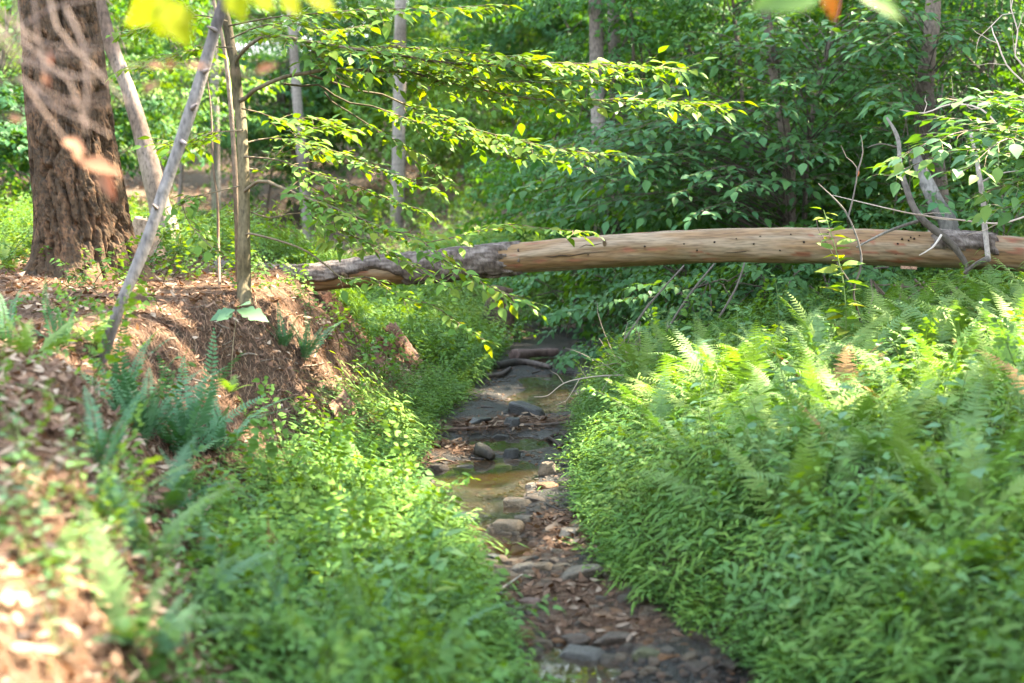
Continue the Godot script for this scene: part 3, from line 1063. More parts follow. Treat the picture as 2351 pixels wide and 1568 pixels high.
func pine() -> void:
	# the big pine: a trunk with deep furrows between long bark plates
	var d := 8.95
	var foot := P(208, 640, d)
	var base := Vector3(foot.x, H(foot.x, foot.z), foot.z)
	var t := thing("pine_tree", "big old pine trunk with deeply furrowed red-brown bark on the bank", "tree", base)
	var cel := FastNoiseLite.new()
	cel.noise_type = FastNoiseLite.TYPE_CELLULAR
	cel.cellular_return_type = FastNoiseLite.RETURN_DISTANCE2_SUB
	cel.frequency = 1.0
	cel.seed = 3
	var cel2: FastNoiseLite = cel.duplicate()
	cel2.cellular_return_type = FastNoiseLite.RETURN_CELL_VALUE
	var fine := FastNoiseLite.new()
	fine.frequency = 9.0
	fine.fractal_octaves = 4
	var ys := axis([[-0.15, 2.3, 0.0085], [2.3, 4.0, 0.08], [4.0, 14.0, 0.4]])
	var N := 300
	var b := MB.new()
	# centre line and radius read from the photograph
	var keys := [[-0.15, 206.0, 150.0], [0.0, 206.0, 132.0], [0.12, 204.0, 119.0], [0.35, 197.0, 112.0], [0.7, 185.0, 104.0], [1.1, 172.0, 97.0], [1.5, 160.0, 92.0], [2.0, 145.0, 88.0]]
	for y in ys:
		var cx := 0.0
		var r := 0.0
		var k := 0
		while k < keys.size() - 2 and y > keys[k + 1][0]:
			k += 1
		var f: float = clampf((y - keys[k][0]) / (keys[k + 1][0] - keys[k][0]), 0.0, 1.0)
		cx = lerpf(keys[k][1], keys[k + 1][1], f)
		r = lerpf(keys[k][2], keys[k + 1][2], f)
		if y > 2.0:
			cx = 145.0 - (y - 2.0) * 22.0
			r = lerpf(88.0, 30.0, (y - 2.0) / 12.0)
		var centre := Vector3((cx - 208.0) / FP * d, y, 0)
		r = r / FP * d - 0.058
		for s in N + 1:
			var a := TAU * (s % N) / N
			var o := Vector3(cos(a), 0, sin(a))
			var root := 1.0 + 0.45 * exp(-maxf(0.0, y + 0.02) * 7.0) * (0.5 + 0.5 * sin(a * 5.0 + 0.8))
			var q := o * r * 3.3
			var wx := 0.22 * fine.get_noise_3d(q.x * 0.16, y * 0.25, q.z * 0.16)
			var wy := 0.5 * fine.get_noise_3d(q.x * 0.16 + 9.0, y * 0.3, q.z * 0.16)
			var e := cel.get_noise_3d(q.x * 3.4 + wx * 2.2, (y + wy * 0.3) * 1.7, q.z * 3.4 + wx * 2.2) + 1.0
			var e2 := cel.get_noise_3d(q.x * 8.0 + 30.0 + wy, (y + wx * 0.2) * 11.0, q.z * 8.0 + wy) + 1.0
			var lift := 0.04 * smoothstep(0.03, 0.2, e) + 0.004 * smoothstep(0.02, 0.2, e2) + 0.014 * cel2.get_noise_3d(q.x * 3.4 + wx * 2.2, (y + wy * 0.3) * 1.7, q.z * 3.4 + wx * 2.2) + 0.004 * fine.get_noise_3d(q.x, y * 3.0, q.z)
			var tone := fine.get_noise_3d(q.x * 0.5 + 5.0, y * 0.9, q.z * 0.5)
			var tone2 := fine.get_noise_3d(q.x * 2.0, y * 3.5 + 7.0, q.z * 2.0)
			var c := Color(0.11, 0.068, 0.04).lerp(Color(0.21, 0.115, 0.066), smoothstep(-0.05, 0.35, tone)).lerp(Color(0.08, 0.058, 0.043), smoothstep(0.0, 0.4, tone2))
			b.add(centre + o * (r * root + lift), c)
	for j in ys.size() - 1:
		for s in N:
			var a := j * (N + 1) + s
			b.quad(a, a + N + 1, a + N + 2, a + 1)
	part("trunk", flipped(b).mesh(), t, M.bark)
	# crown high above the frame
	var rng := RandomNumberGenerator.new()
	rng.seed = 61
	var lb := MB.new()
	var xf := []
	var cl := []
	for k in 22:
		var y := rng.randf_range(8.0, 13.8)
		var ang := rng.randf() * TAU
		var from := Vector3((145.0 - (y - 2.0) * 22.0 - 208.0) / FP * d, y, 0)
		var to := from + Vector3(cos(ang), rng.randf_range(0.0, 0.5), sin(ang)) * rng.randf_range(1.2, 2.8)
		var lm := smooth_line([from, from.lerp(to, 0.5) + Vector3(0, 0.1, 0), to], 0.3)
		tube_into(lb, lm, taper(lm.size(), 0.04, 0.01), 5, Color(0.2, 0.13, 0.09))
		for j in 10:
			xf.append(Transform3D(Basis(Vector3.UP, rng.randf() * TAU).scaled(Vector3(1.2, 5.0, 1.2)), from.lerp(to, rng.randf_range(0.4, 1.05)) + Vector3(rng.randfn(), rng.randfn(), rng.randfn()) * 0.2))
			cl.append(Color(0.3, 1.2, 0.6))
	part("limbs", lb.mesh(), t, M.smooth_bark).set_meta("kind", "stuff")
	many("crown", L.needles[0], xf, cl, t, M.leaf)

func pole(called: String, label: String, category: String, keys: Array, radii: Array, c1: Color, c2: Color, m: Material, sides := 14, wob := 0.14, step := 0.06) -> Node3D:
	var line := smooth_line(keys, step)
	var rr := []
	for k in line.size():
		var f := float(k) / (line.size() - 1) * (radii.size() - 1)
		var i := mini(int(f), radii.size() - 2)
		rr.append(lerpf(radii[i], radii[i + 1], f - i))
	var t := thing(called, label, category, keys[0])
	var b := MB.new()
	tube_into(b, line, rr, sides, c1, wob, c2)
	part("trunk" if category == "tree" else "stem", b.mesh(), t, m, Transform3D(Basis.IDENTITY, -keys[0]))
	return t

func twig_part(t: Node3D, called: String, keys: Array, r0: float, r1: float, col: Color, m: Material, col2 := Color(-1, 0, 0)) -> void:
	var line := smooth_line(keys, 0.04)
	var b := MB.new()
	tube_into(b, line, taper(line.size(), r0, r1), 6, col, 0.15, col2)
	part(called, b.mesh(), t, m, Transform3D(Basis.IDENTITY, -t.position))

func leaning_trunks() -> void:
	var rng := RandomNumberGenerator.new()
	rng.seed = 41
	var g := G(232, 838)
	var d := px_of(g).z
	var k := [g + Vector3(-0.03, -0.1, 0), P(270, 720, d), P(330, 575, d + 0.05), P(390, 400, d + 0.1), P(450, 220, d + 0.1), P(505, 35, d + 0.1), P(540, -60, d + 0.1)]
	var r := 14.5 / FP * d
	var t := pole("dead_pole", "slim grey leaning dead trunk slanting up in front of the pine", "dead trunk", k, [r * 1.05, r, r * 0.97, r * 0.95, r * 0.93, r * 0.9, r * 0.85], Color(0.13, 0.105, 0.095), Color(0.3, 0.26, 0.24), M.smooth_bark, 18, 0.25, 0.03)
	for a in [[442, 250, 452, 240, 0.6], [418, 325, 428, 330, 0.5], [470, 165, 480, 160, 0.6], [362, 480, 352, 470, 0.5], [495, 70, 478, 62, 0.5]]:
		twig_part(t, "knot", [P(a[0], a[1], d + 0.08), P(a[2], a[3], d - 0.02)], 0.011, 0.005, Color(0.2, 0.16, 0.15), M.twig)
	# sunlit pale leaning tree behind the pine
	d = 11.2
	var k2 := [on(P(398, 600, d).x, P(398, 600, d).z, -0.1), P(385, 540, d), P(368, 480, d), P(345, 380, d), P(318, 280, d), P(290, 190, d), P(258, 110, d), P(236, 40, d), P(200, -120, d), P(120, -700, d)]
	t = pole("pale_leaning_tree", "pale peeling tree leaning away behind the big pine", "tree", k2, [0.13, 0.085, 0.07, 0.058, 0.055, 0.052, 0.05, 0.05, 0.045, 0.03], Color(0.2, 0.135, 0.105), Color(0.4, 0.31, 0.26), M.smooth_bark, 14, 0.2)
	var xf := []
	var cl := []
	for j in 90:
		xf.append(Transform3D(frame(Vector3(rng.randfn(), -0.2, rng.randfn()), Vector3.UP, 1.3), k2[-1] - k2[0] + Vector3(rng.randfn() * 1.2, rng.randfn() * 0.6, rng.randfn() * 1.2)))
		cl.append(Color(0.08, 0.18, 0.04))
	many("crown", L.spray[0], xf, cl, t, M.leaf)
	# a short rotten stump beside its foot
	var sp := on(P(335, 600, 10.3).x, P(335, 600, 10.3).z, -0.05)
	var b := MB.new()
	var line := smooth_line([sp, sp + Vector3(0, 0.2, 0), sp + Vector3(0.02, 0.36, 0)], 0.03)
	tube_into(b, line, taper(line.size(), 0.15, 0.1), 16, Color(0.3, 0.2, 0.13), 0.5, Color(0.5, 0.36, 0.26))
	var st := thing("rotten_stump", "pale crumbling stump beside the foot of the leaning pale tree", "stump", sp)
	part("body", b.mesh(), st, M.bark, Transform3D(Basis.IDENTITY, -sp))

func limb_line(keys: Array, d0: float, d1: float, rng: RandomNumberGenerator) -> Array:
	var pts := []
	for k in keys.size():
		pts.append(P(keys[k][0], keys[k][1], lerpf(d0, d1, float(k) / (keys.size() - 1)) + rng.randfn() * 0.02))
	return smooth_line(pts, 0.05)

func sapling() -> void:
	var rng := RandomNumberGenerator.new()
	rng.seed = 101
	var base := G(562, 690)
	var d := px_of(base).z
	var t := thing("young_beech", "young broadleaf tree with yellow-green leaf sprays reaching out over the creek", "tree", base)
	var back := Transform3D(Basis.IDENTITY, -base)
	var b := MB.new()
	var line := limb_line([[562, 715], [561, 640], [561, 586], [561, 464], [559, 366], [554, 273], [547, 220], [539, 146], [529, 98], [520, 44], [500, -25], [470, -200]], d, d + 0.1, rng)
	var rr := []
	for k in line.size():
		var f := float(k) / line.size()
		rr.append(lerpf(0.04, 0.019, f) + 0.022 * exp(-f * 40.0))
	tube_into(b, line, rr, 16, Color(0.1, 0.078, 0.04), 0.1, Color(0.2, 0.155, 0.085))
	part("trunk", b.mesh(), t, M.smooth_bark, back)
	var leaves := []
	var wood := MB.new()
	# pixel path, depth change, thickness, where leaves begin, twig length, spacing
	var limbs := [
		[[[539, 146], [550, 129], [572, 105], [597, 87], [645, 84], [721, 98], [811, 112], [916, 127], [995, 141], [1110, 149], [1263, 145], [1400, 150], [1560, 158]], -0.5, 0.013, 0.1, 0.34, 0.075],
		[[[692, 93], [721, 120], [748, 144], [780, 181]], -0.3, 0.006, 0.2, 0.25, 0.09],
		[[[811, 112], [900, 108], [1000, 116], [1100, 124], [1200, 132]], -0.5, 0.005, 0.1, 0.28, 0.08],
		[[[550, 232], [563, 227], [585, 207], [616, 192], [658, 176], [706, 168], [750, 161], [828, 162], [902, 163], [963, 171], [995, 185], [1100, 205], [1200, 225], [1320, 232], [1450, 228], [1560, 236], [1650, 240]], -0.35, 0.014, 0.25, 0.34, 0.075],
		[[[902, 163], [980, 165], [1060, 175], [1150, 185], [1250, 190], [1340, 185], [1430, 182]], -0.5, 0.005, 0.05, 0.3, 0.075],
		[[[711, 173], [745, 183], [780, 195], [828, 210], [877, 217], [926, 239], [995, 266], [1100, 300], [1200, 325], [1300, 345], [1440, 358]], 0.1, 0.008, 0.3, 0.3, 0.085],
		[[[653, 193], [692, 198], [731, 195], [768, 220], [804, 237], [853, 244], [902, 261], [950, 278], [1050, 305], [1150, 335], [1250, 360]], 0.25, 0.007, 0.35, 0.3, 0.09],
		[[[745, 212], [763, 234], [799, 256], [841, 283], [920, 330], [980, 365], [1030, 420]], 0.1, 0.005, 0.3, 0.24, 0.1],
		[[[562, 440], [572, 431], [592, 417], [616, 417], [646, 431], [682, 446], [706, 456], [743, 468], [780, 483], [828, 502], [877, 522], [926, 536], [975, 558], [1011, 590], [1048, 614], [1071, 627], [1130, 660], [1200, 692]], -0.7, 0.011, 0.2, 0.3, 0.085],
		[[[687, 383], [694, 412], [711, 436], [743, 473], [768, 500], [766, 549]], -0.4, 0.004, 0.1, 0.2, 0.08],
		[[[975, 558], [1040, 545], [1100, 530], [1160, 515], [1250, 524], [1350, 532]], -0.3, 0.004, 0.15, 0.2, 0.1],
		[[[562, 540], [572, 536], [609, 544], [658, 558], [706, 578], [755, 614], [790, 640], [841, 636], [877, 653], [926, 683], [992, 700], [1036, 729], [1067, 753], [1108, 778]], -0.6, 0.007, 0.42, 0.16, 0.1],
		[[[559, 330], [620, 318], [700, 328], [800, 358], [900, 400], [980, 430]], 0.3, 0.006, 0.15, 0.28, 0.09],
		[[[560, 360], [640, 368], [720, 398], [800, 420], [880, 452], [960, 480]], -0.2, 0.006, 0.2, 0.26, 0.1],
		[[[558, 300], [490, 305], [430, 325], [370, 330]], 0.3, 0.005, 0.2, 0.25, 0.1],
		[[[559, 425], [500, 440], [455, 450], [420, 462], [440, 520], [500, 580]], -0.5, 0.005, 0.3, 0.18, 0.1],
		[[[535, 110], [470, 110], [400, 130], [320, 155]], 0.3, 0.006, 0.15, 0.3, 0.1],
		[[[522, 50], [450, 35], [370, 55], [300, 70]], 0.2, 0.006, 0.15, 0.3, 0.1],
		[[[525, 60], [620, 42], [720, 32], [850, 22], [1000, 20], [1130, 12]], -0.3, 0.006, 0.2, 0.24, 0.1],
		[[[530, 90], [600, 60], [680, 55], [760, 70], [830, 60]], 0.1, 0.006, 0.2, 0.3, 0.09],
		[[[556, 380], [600, 390], [650, 340], [700, 300], [760, 290]], 0.4, 0.005, 0.2, 0.26, 0.1],
		[[[556, 250], [600, 260], [650, 280], [720, 270], [800, 300]], 0.5, 0.005, 0.2, 0.28, 0.1],
		[[[561, 480], [620, 500], [690, 490], [760, 520], [850, 560], [950, 610], [1010, 650]], -0.1, 0.005, 0.3, 0.24, 0.1]]
	for a in limbs:
		var lm := limb_line(a[0], d + rng.randfn() * 0.02, d + a[1], rng)
		var lb := MB.new()
		tube_into(lb, lm, taper(lm.size(), a[2], 0.0018, 0.7), 6, Color(0.12, 0.09, 0.05), 0.12, Color(0.24, 0.18, 0.11))
		part("limb", lb.mesh(), t, M.smooth_bark, back)
		leaf_limb(lm, a[3], a[4], a[5] * 0.3, 0.078, rng, leaves, wood, 0.12)
	part("twigs", wood.mesh(), t, M.twig, back).set_meta("kind", "stuff")
	for k in leaves.size():
		leaves[k].origin -= base
	print("sapling leaves ", leaves.size())
	put_leaves(t, leaves, L.leaf, "sapling_leaf", 5, 300, rng, [Color(0.105, 0.2, 0.03), Color(0.14, 0.24, 0.035), Color(0.09, 0.185, 0.035), Color(0.12, 0.22, 0.05)])
	# pine needles caught on the limbs
	# a thin tan sapling close behind
	var k2 := [on(P(549, 640, 8.7).x, P(549, 640, 8.7).z, -0.05), P(548, 600, 8.7), P(542, 439, 8.7), P(534, 293, 8.75), P(517, 122, 8.8), P(488, -10, 8.8), P(440, -200, 8.8)]
	pole("thin_sapling", "thin tan sapling stem close behind the leafy young tree", "sapling", k2, [0.022, 0.018, 0.016, 0.014, 0.012, 0.01, 0.006], Color(0.19, 0.13, 0.09), Color(0.31, 0.22, 0.16), M.smooth_bark, 8, 0.1)
	var k3 := [G(505, 660) + Vector3(0, -0.03, 0), P(502, 560, 8.6), P(500, 460, 8.65), P(490, 380, 8.7), P(485, 250, 8.8), P(470, 140, 8.8)]
	pole("thin_sapling", "very thin bare brown stem standing between pole and young tree", "sapling", k3, [0.01, 0.009, 0.008, 0.007, 0.005, 0.003], Color(0.2, 0.13, 0.09), Color(0.3, 0.2, 0.14), M.smooth_bark, 6, 0.1)

func fallen_log() -> void:
	var keys := [[2620, 600, 8.9, 82], [2400, 588, 9.05, 82], [2150, 574, 9.15, 84], [1850, 563, 9.3, 84], [1650, 565, 9.4, 81], [1500, 571, 9.45, 79], [1300, 583, 9.55, 76], [1180, 594, 9.6, 70], [1000, 612, 9.7, 68], [850, 626, 9.8, 66], [700, 641, 9.85, 60], [590, 632, 9.95, 46], [500, 622, 10.1, 40]]
	var pts := []
	for k in keys:
		pts.append(P(k[0], k[1], k[2]))
	var line := smooth_line(pts, 0.022)
	var base: Vector3 = pts[3]
	var t := thing("fallen_log", "long barkless fallen trunk lying across the creek as a bridge", "log", base)
	var back := Transform3D(Basis.IDENTITY, -base)
	var wood := MB.new()
	var bark := [MB.new(), MB.new(), MB.new()]
	var N := 48
	var nl := line.size()
	var grain := FastNoiseLite.new()
	grain.frequency = 1.0
	grain.fractal_octaves = 4
	var along := 0.0
	var spans := [[640.0, 1190.0], [2130.0, 2285.0], [470.0, 720.0]]
	for k in nl:
		var dir: Vector3 = (line[mini(k + 1, nl - 1)] - line[maxi(k - 1, 0)]).normalized()
		var x := Vector3.UP.cross(dir).normalized()     # towards or away from the viewer
		var y := dir.cross(x)
		if k > 0:
			along += (line[k] - line[k - 1]).length()
		var q := px_of(line[k])
		var r := 0.0
		for j in keys.size() - 1:
			if q.x <= keys[j][0] and q.x >= keys[j + 1][0]:
				r = lerpf(keys[j + 1][3], keys[j][3], (q.x - keys[j + 1][0]) / (keys[j][0] - keys[j + 1][0])) * 0.5 / FP * q.z
		if r == 0.0:
			r = (82.0 if q.x > 2000 else 40.0) * 0.5 / FP * q.z
		for s in N + 1:
			var a := TAU * (s % N) / N
			var o := x * cos(a) + y * sin(a)
			var bump := 0.012 * grain.get_noise_3d(along * 1.3, cos(a) * 0.9, sin(a) * 0.9) + 0.004 * grain.get_noise_3d(along * 4.5, cos(a) * 1.6, sin(a) * 1.6) + 0.0008 * grain.get_noise_3d(along * 3.0, cos(a) * 5.0, sin(a) * 5.0)
			# insect holes and a shallow crack
			var n1 := grain.get_noise_3d(along * 0.9, cos(a) * 0.9 + 3.0, sin(a) * 0.9)
			var n2 := grain.get_noise_3d(along * 1.6 + 20.0, cos(a) * 5.0, sin(a) * 5.0)
			var n3 := grain.get_noise_3d(along * 2.4 + 50.0, cos(a) * 2.2, sin(a) * 2.2)
			var c := Color(0.23, 0.13, 0.062).lerp(Color(0.29, 0.205, 0.135), smoothstep(-0.2, 0.3, n1)).lerp(Color(0.13, 0.07, 0.03), smoothstep(0.05, 0.4, n2) * 0.7)
			if n3 > 0.3:
				c = c.lerp(Color(0.24, 0.09, 0.05), smoothstep(0.3, 0.42, n3))
			wood.add(line[k] + o * (r - 0.004 + bump), c, Vector2(float(s) / N * 2.0, along))
			for w in 3:
				var span: Array = spans[w]
				var u: float = (q.x - span[0]) / (span[1] - span[0])
				var m := minf(u, 1.0 - u) * 3.5
				if w == 0:
					m = minf(m, sin(a) * 1.2 + 0.25 + 0.95 * smoothstep(880.0, 960.0, q.x) - 0.25 * smoothstep(700.0, 880.0, q.x) * (1.0 - smoothstep(880.0, 960.0, q.x)))
				elif w == 1:
					m = minf(m, sin(a) * 1.6 - 0.1)
				else:
					m = minf(m, sin(a) * 1.5 + 0.3)
				m += 0.55 * grain.get_noise_3d(along * 5.0, cos(a) * 2.0 + w * 9.0, sin(a) * 2.0)
				var lift := -0.02 + 0.034 * smoothstep(0.0, 0.2, m)
				lift += 0.016 * absf(grain.get_noise_3d(along * 7.0, cos(a) * 4.0, sin(a) * 4.0 + 8.0)) * smoothstep(0.0, 0.25, m)
				var bn := grain.get_noise_3d(along * 6.0 + 30.0, cos(a) * 5.0, sin(a) * 5.0)
				bark[w].add(line[k] + o * (r + lift), Color(0.13, 0.095, 0.08).lerp(Color(0.31, 0.25, 0.22), smoothstep(-0.15, 0.35, bn)), Vector2(float(s) / N * 2.0, along))
	for j in nl - 1:
		for s in N:
			var a := j * (N + 1) + s
			wood.quad(a, a + N + 1, a + N + 2, a + 1)
	for e in [0, nl - 1]:
		var cc := wood.add(line[e], Color(0.3, 0.2, 0.12))
		for s in N:
			wood.tri(cc, e * (N + 1) + s, e * (N + 1) + s + 1)
	part("trunk", wood.mesh(), t, M.bare_wood, back)
	for w in 3:
		# keep only the stretch that this piece of bark covers
		var lo: int = nl
		var hi := 0
		for k in nl:
			var q := px_of(line[k]).x
			if q > spans[w][0] - 10.0 and q < spans[w][1] + 10.0:
				lo = mini(lo, k); hi = maxi(hi, k)
		var sub := MB.new()
		for k in range(lo, hi + 1):
			for s in N + 1:
				var a := k * (N + 1) + s
				sub.add(bark[w].v[a], bark[w].c[a], bark[w].uv[a])
		for j in hi - lo:
			for s in N:
				var a := j * (N + 1) + s
				sub.quad(a, a + N + 1, a + N + 2, a + 1)
		part("bark", sub.mesh(), t, M.bark, back)
	# insect holes: dark plugs, the shade inside painted as their colour
	var rng := RandomNumberGenerator.new()
	rng.seed = 9
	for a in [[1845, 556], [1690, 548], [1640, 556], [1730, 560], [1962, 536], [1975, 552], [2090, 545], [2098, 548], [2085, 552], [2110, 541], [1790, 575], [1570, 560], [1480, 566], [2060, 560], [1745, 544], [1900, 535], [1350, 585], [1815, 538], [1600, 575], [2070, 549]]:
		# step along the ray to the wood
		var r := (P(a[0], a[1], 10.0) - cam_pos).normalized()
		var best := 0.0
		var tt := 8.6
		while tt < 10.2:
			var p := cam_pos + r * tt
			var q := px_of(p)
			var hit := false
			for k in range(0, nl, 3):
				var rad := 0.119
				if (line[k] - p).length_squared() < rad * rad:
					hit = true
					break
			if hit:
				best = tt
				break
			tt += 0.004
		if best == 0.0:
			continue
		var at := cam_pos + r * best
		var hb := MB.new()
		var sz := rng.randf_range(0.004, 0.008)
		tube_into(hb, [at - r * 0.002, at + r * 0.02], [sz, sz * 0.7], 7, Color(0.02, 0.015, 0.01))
		part("insect_hole_shade", hb.mesh(), t, M.twig, back)
	for a in [[1560, 548, 0.3, 0.9, 0.014], [1390, 570, -0.2, 0.9, 0.016], [2020, 535, 0.2, 0.8, 0.013], [940, 596, -0.3, 0.9, 0.014], [790, 632, -0.1, 0.2, 0.016]]:
		var q := P(a[0], a[1], 9.42 if a[0] > 1200 else 9.7)
		var sb := MB.new()
		var tip := q + Vector3(a[2], a[3], 0.5).normalized() * rng.randf_range(0.02, 0.06)
		tube_into(sb, [q - Vector3(a[2], a[3], 0.5).normalized() * 0.03, q, tip], [a[4] * 1.6, a[4], a[4] * 0.7], 9, Color(0.2, 0.13, 0.08), 0.3, Color(0.3, 0.22, 0.15))
		part("branch_stub", sb.mesh(), t, M.smooth_bark, back)
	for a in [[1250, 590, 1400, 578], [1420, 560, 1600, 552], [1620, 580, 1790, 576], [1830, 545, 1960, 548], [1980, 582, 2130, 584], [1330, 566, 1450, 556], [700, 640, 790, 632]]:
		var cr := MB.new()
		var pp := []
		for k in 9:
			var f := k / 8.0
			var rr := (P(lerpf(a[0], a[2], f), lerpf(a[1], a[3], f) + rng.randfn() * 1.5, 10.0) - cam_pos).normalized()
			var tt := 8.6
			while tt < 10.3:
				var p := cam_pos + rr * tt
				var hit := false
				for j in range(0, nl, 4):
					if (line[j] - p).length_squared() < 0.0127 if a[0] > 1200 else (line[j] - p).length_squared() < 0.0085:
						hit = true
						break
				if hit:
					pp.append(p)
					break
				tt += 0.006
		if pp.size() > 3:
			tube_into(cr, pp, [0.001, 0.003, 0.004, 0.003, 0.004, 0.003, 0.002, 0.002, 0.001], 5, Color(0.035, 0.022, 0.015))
			part("drying_crack_shade", cr.mesh(), t, M.twig, back)  # dark tube along the wood, shade inside the crack given as colour
	# a curl of bark hanging at the under side
	var sl := part("bark_flake", slab_mesh(Vector3(0.025, 0.006, 0.1), Color(0.3, 0.14, 0.08), Color(0.45, 0.26, 0.17), 5, 0.2), t, M.bark, Transform3D(frame(Vector3(1, -0.05, 0.2), Vector3(0, 0.7, 0.7)), P(2085, 616, 9.1) - base))
	sl.set_meta("label", "red curl of bark hanging under the trunk")

	# dead branches lying over the log near the far bank
	var grey1 := Color(0.13, 0.105, 0.085)
	var grey2 := Color(0.27, 0.23, 0.195)
	var db := pole("dead_branch", "thick crooked grey dead branch resting over the fallen log", "dead branch", [P(2213, 648, 8.85), P(2218, 612, 8.9), P(2200, 581, 8.92), P(2171, 547, 8.95), P(2137, 522, 9.0), P(2103, 488, 9.05), P(2079, 429, 9.15), P(2066, 381, 9.3), P(2060, 317, 9.4), P(2035, 270, 9.5)], [0.014, 0.019, 0.021, 0.022, 0.022, 0.02, 0.018, 0.016, 0.013, 0.006], grey1, grey2, M.smooth_bark, 12, 0.25, 0.03)
	twig_part(db, "side_branch", [P(2106, 508, 9.02), P(2054, 525, 8.98), P(2015, 542, 8.95), P(1966, 568, 8.95)], 0.012, 0.006, grey1, M.smooth_bark, grey2)
	twig_part(db, "side_branch", [P(2160, 540, 8.93), P(2140, 568, 8.85), P(2110, 586, 8.8)], 0.008, 0.003, Color(0.45, 0.38, 0.33), M.twig)
	twig_part(db, "side_branch", [P(2064, 340, 9.4), P(2020, 330, 9.35), P(1990, 340, 9.3)], 0.006, 0.002, grey1, M.twig)
	db = pole("dead_branch", "straight pale dead stick leaning upright against the fallen log", "dead branch", [P(2268, 598, 8.88), P(2264, 561, 8.95), P(2259, 512, 9.0), P(2257, 468, 9.02), P(2249, 415, 9.05), P(2240, 361, 9.1), P(2225, 300, 9.1)], [0.018, 0.017, 0.017, 0.016, 0.015, 0.013, 0.008], Color(0.3, 0.24, 0.2), Color(0.5, 0.42, 0.37), M.smooth_bark, 10, 0.2, 0.03)
	twig_part(db, "splintered_end", [P(2267, 594, 8.88), P(2240, 606, 8.84), P(2212, 628, 8.82)], 0.02, 0.01, grey1, M.smooth_bark, grey2)
	twig_part(db, "side_branch", [P(2250, 420, 9.05), P(2290, 400, 9.0), P(2340, 392, 8.95)], 0.006, 0.002, Color(0.3, 0.24, 0.2), M.twig)
	# thin bare twigs arching in the air between
	for a in [[[[2395, 480], [2300, 512], [2200, 505], [2100, 492], [2000, 470], [1910, 448]], "long thin pale twig arching level behind the crooked dead branch"], [[[2350, 190], [2310, 150], [2290, 100], [2275, 60], [2300, 35], [2330, 30]], "bare pinkish dead twigs hooked over beside the dark leaves"], [[[2360, 160], [2330, 130], [2335, 70], [2320, 20], [2330, -20]], "straight bare pink twig rising above the bright leafed branch"], [[[2300, 300], [2250, 250], [2180, 240], [2120, 260], [2065, 252]], "thin pale dead twig reaching out through the dark leaves"]]:
		var pp := []
		for q in a[0]:
			pp.append(P(q[0], q[1], 8.9 + rng.randfn() * 0.03))
		var o := pole("bare_twig", a[1], "twig", pp, [0.006, 0.005, 0.002], Color(0.36, 0.26, 0.21), Color(0.52, 0.4, 0.34), M.twig, 5, 0.0, 0.05)
		for j in 3:
			var from: Vector3 = pp[j + 1]
			twig_part(o, "side_twig", wander(from, Vector3(rng.randfn(), rng.randf_range(-0.4, 0.9), rng.randfn() * 0.3), 0.22, 4, 0.25, rng), 0.003, 0.001, Color(0.4, 0.3, 0.24), M.twig)

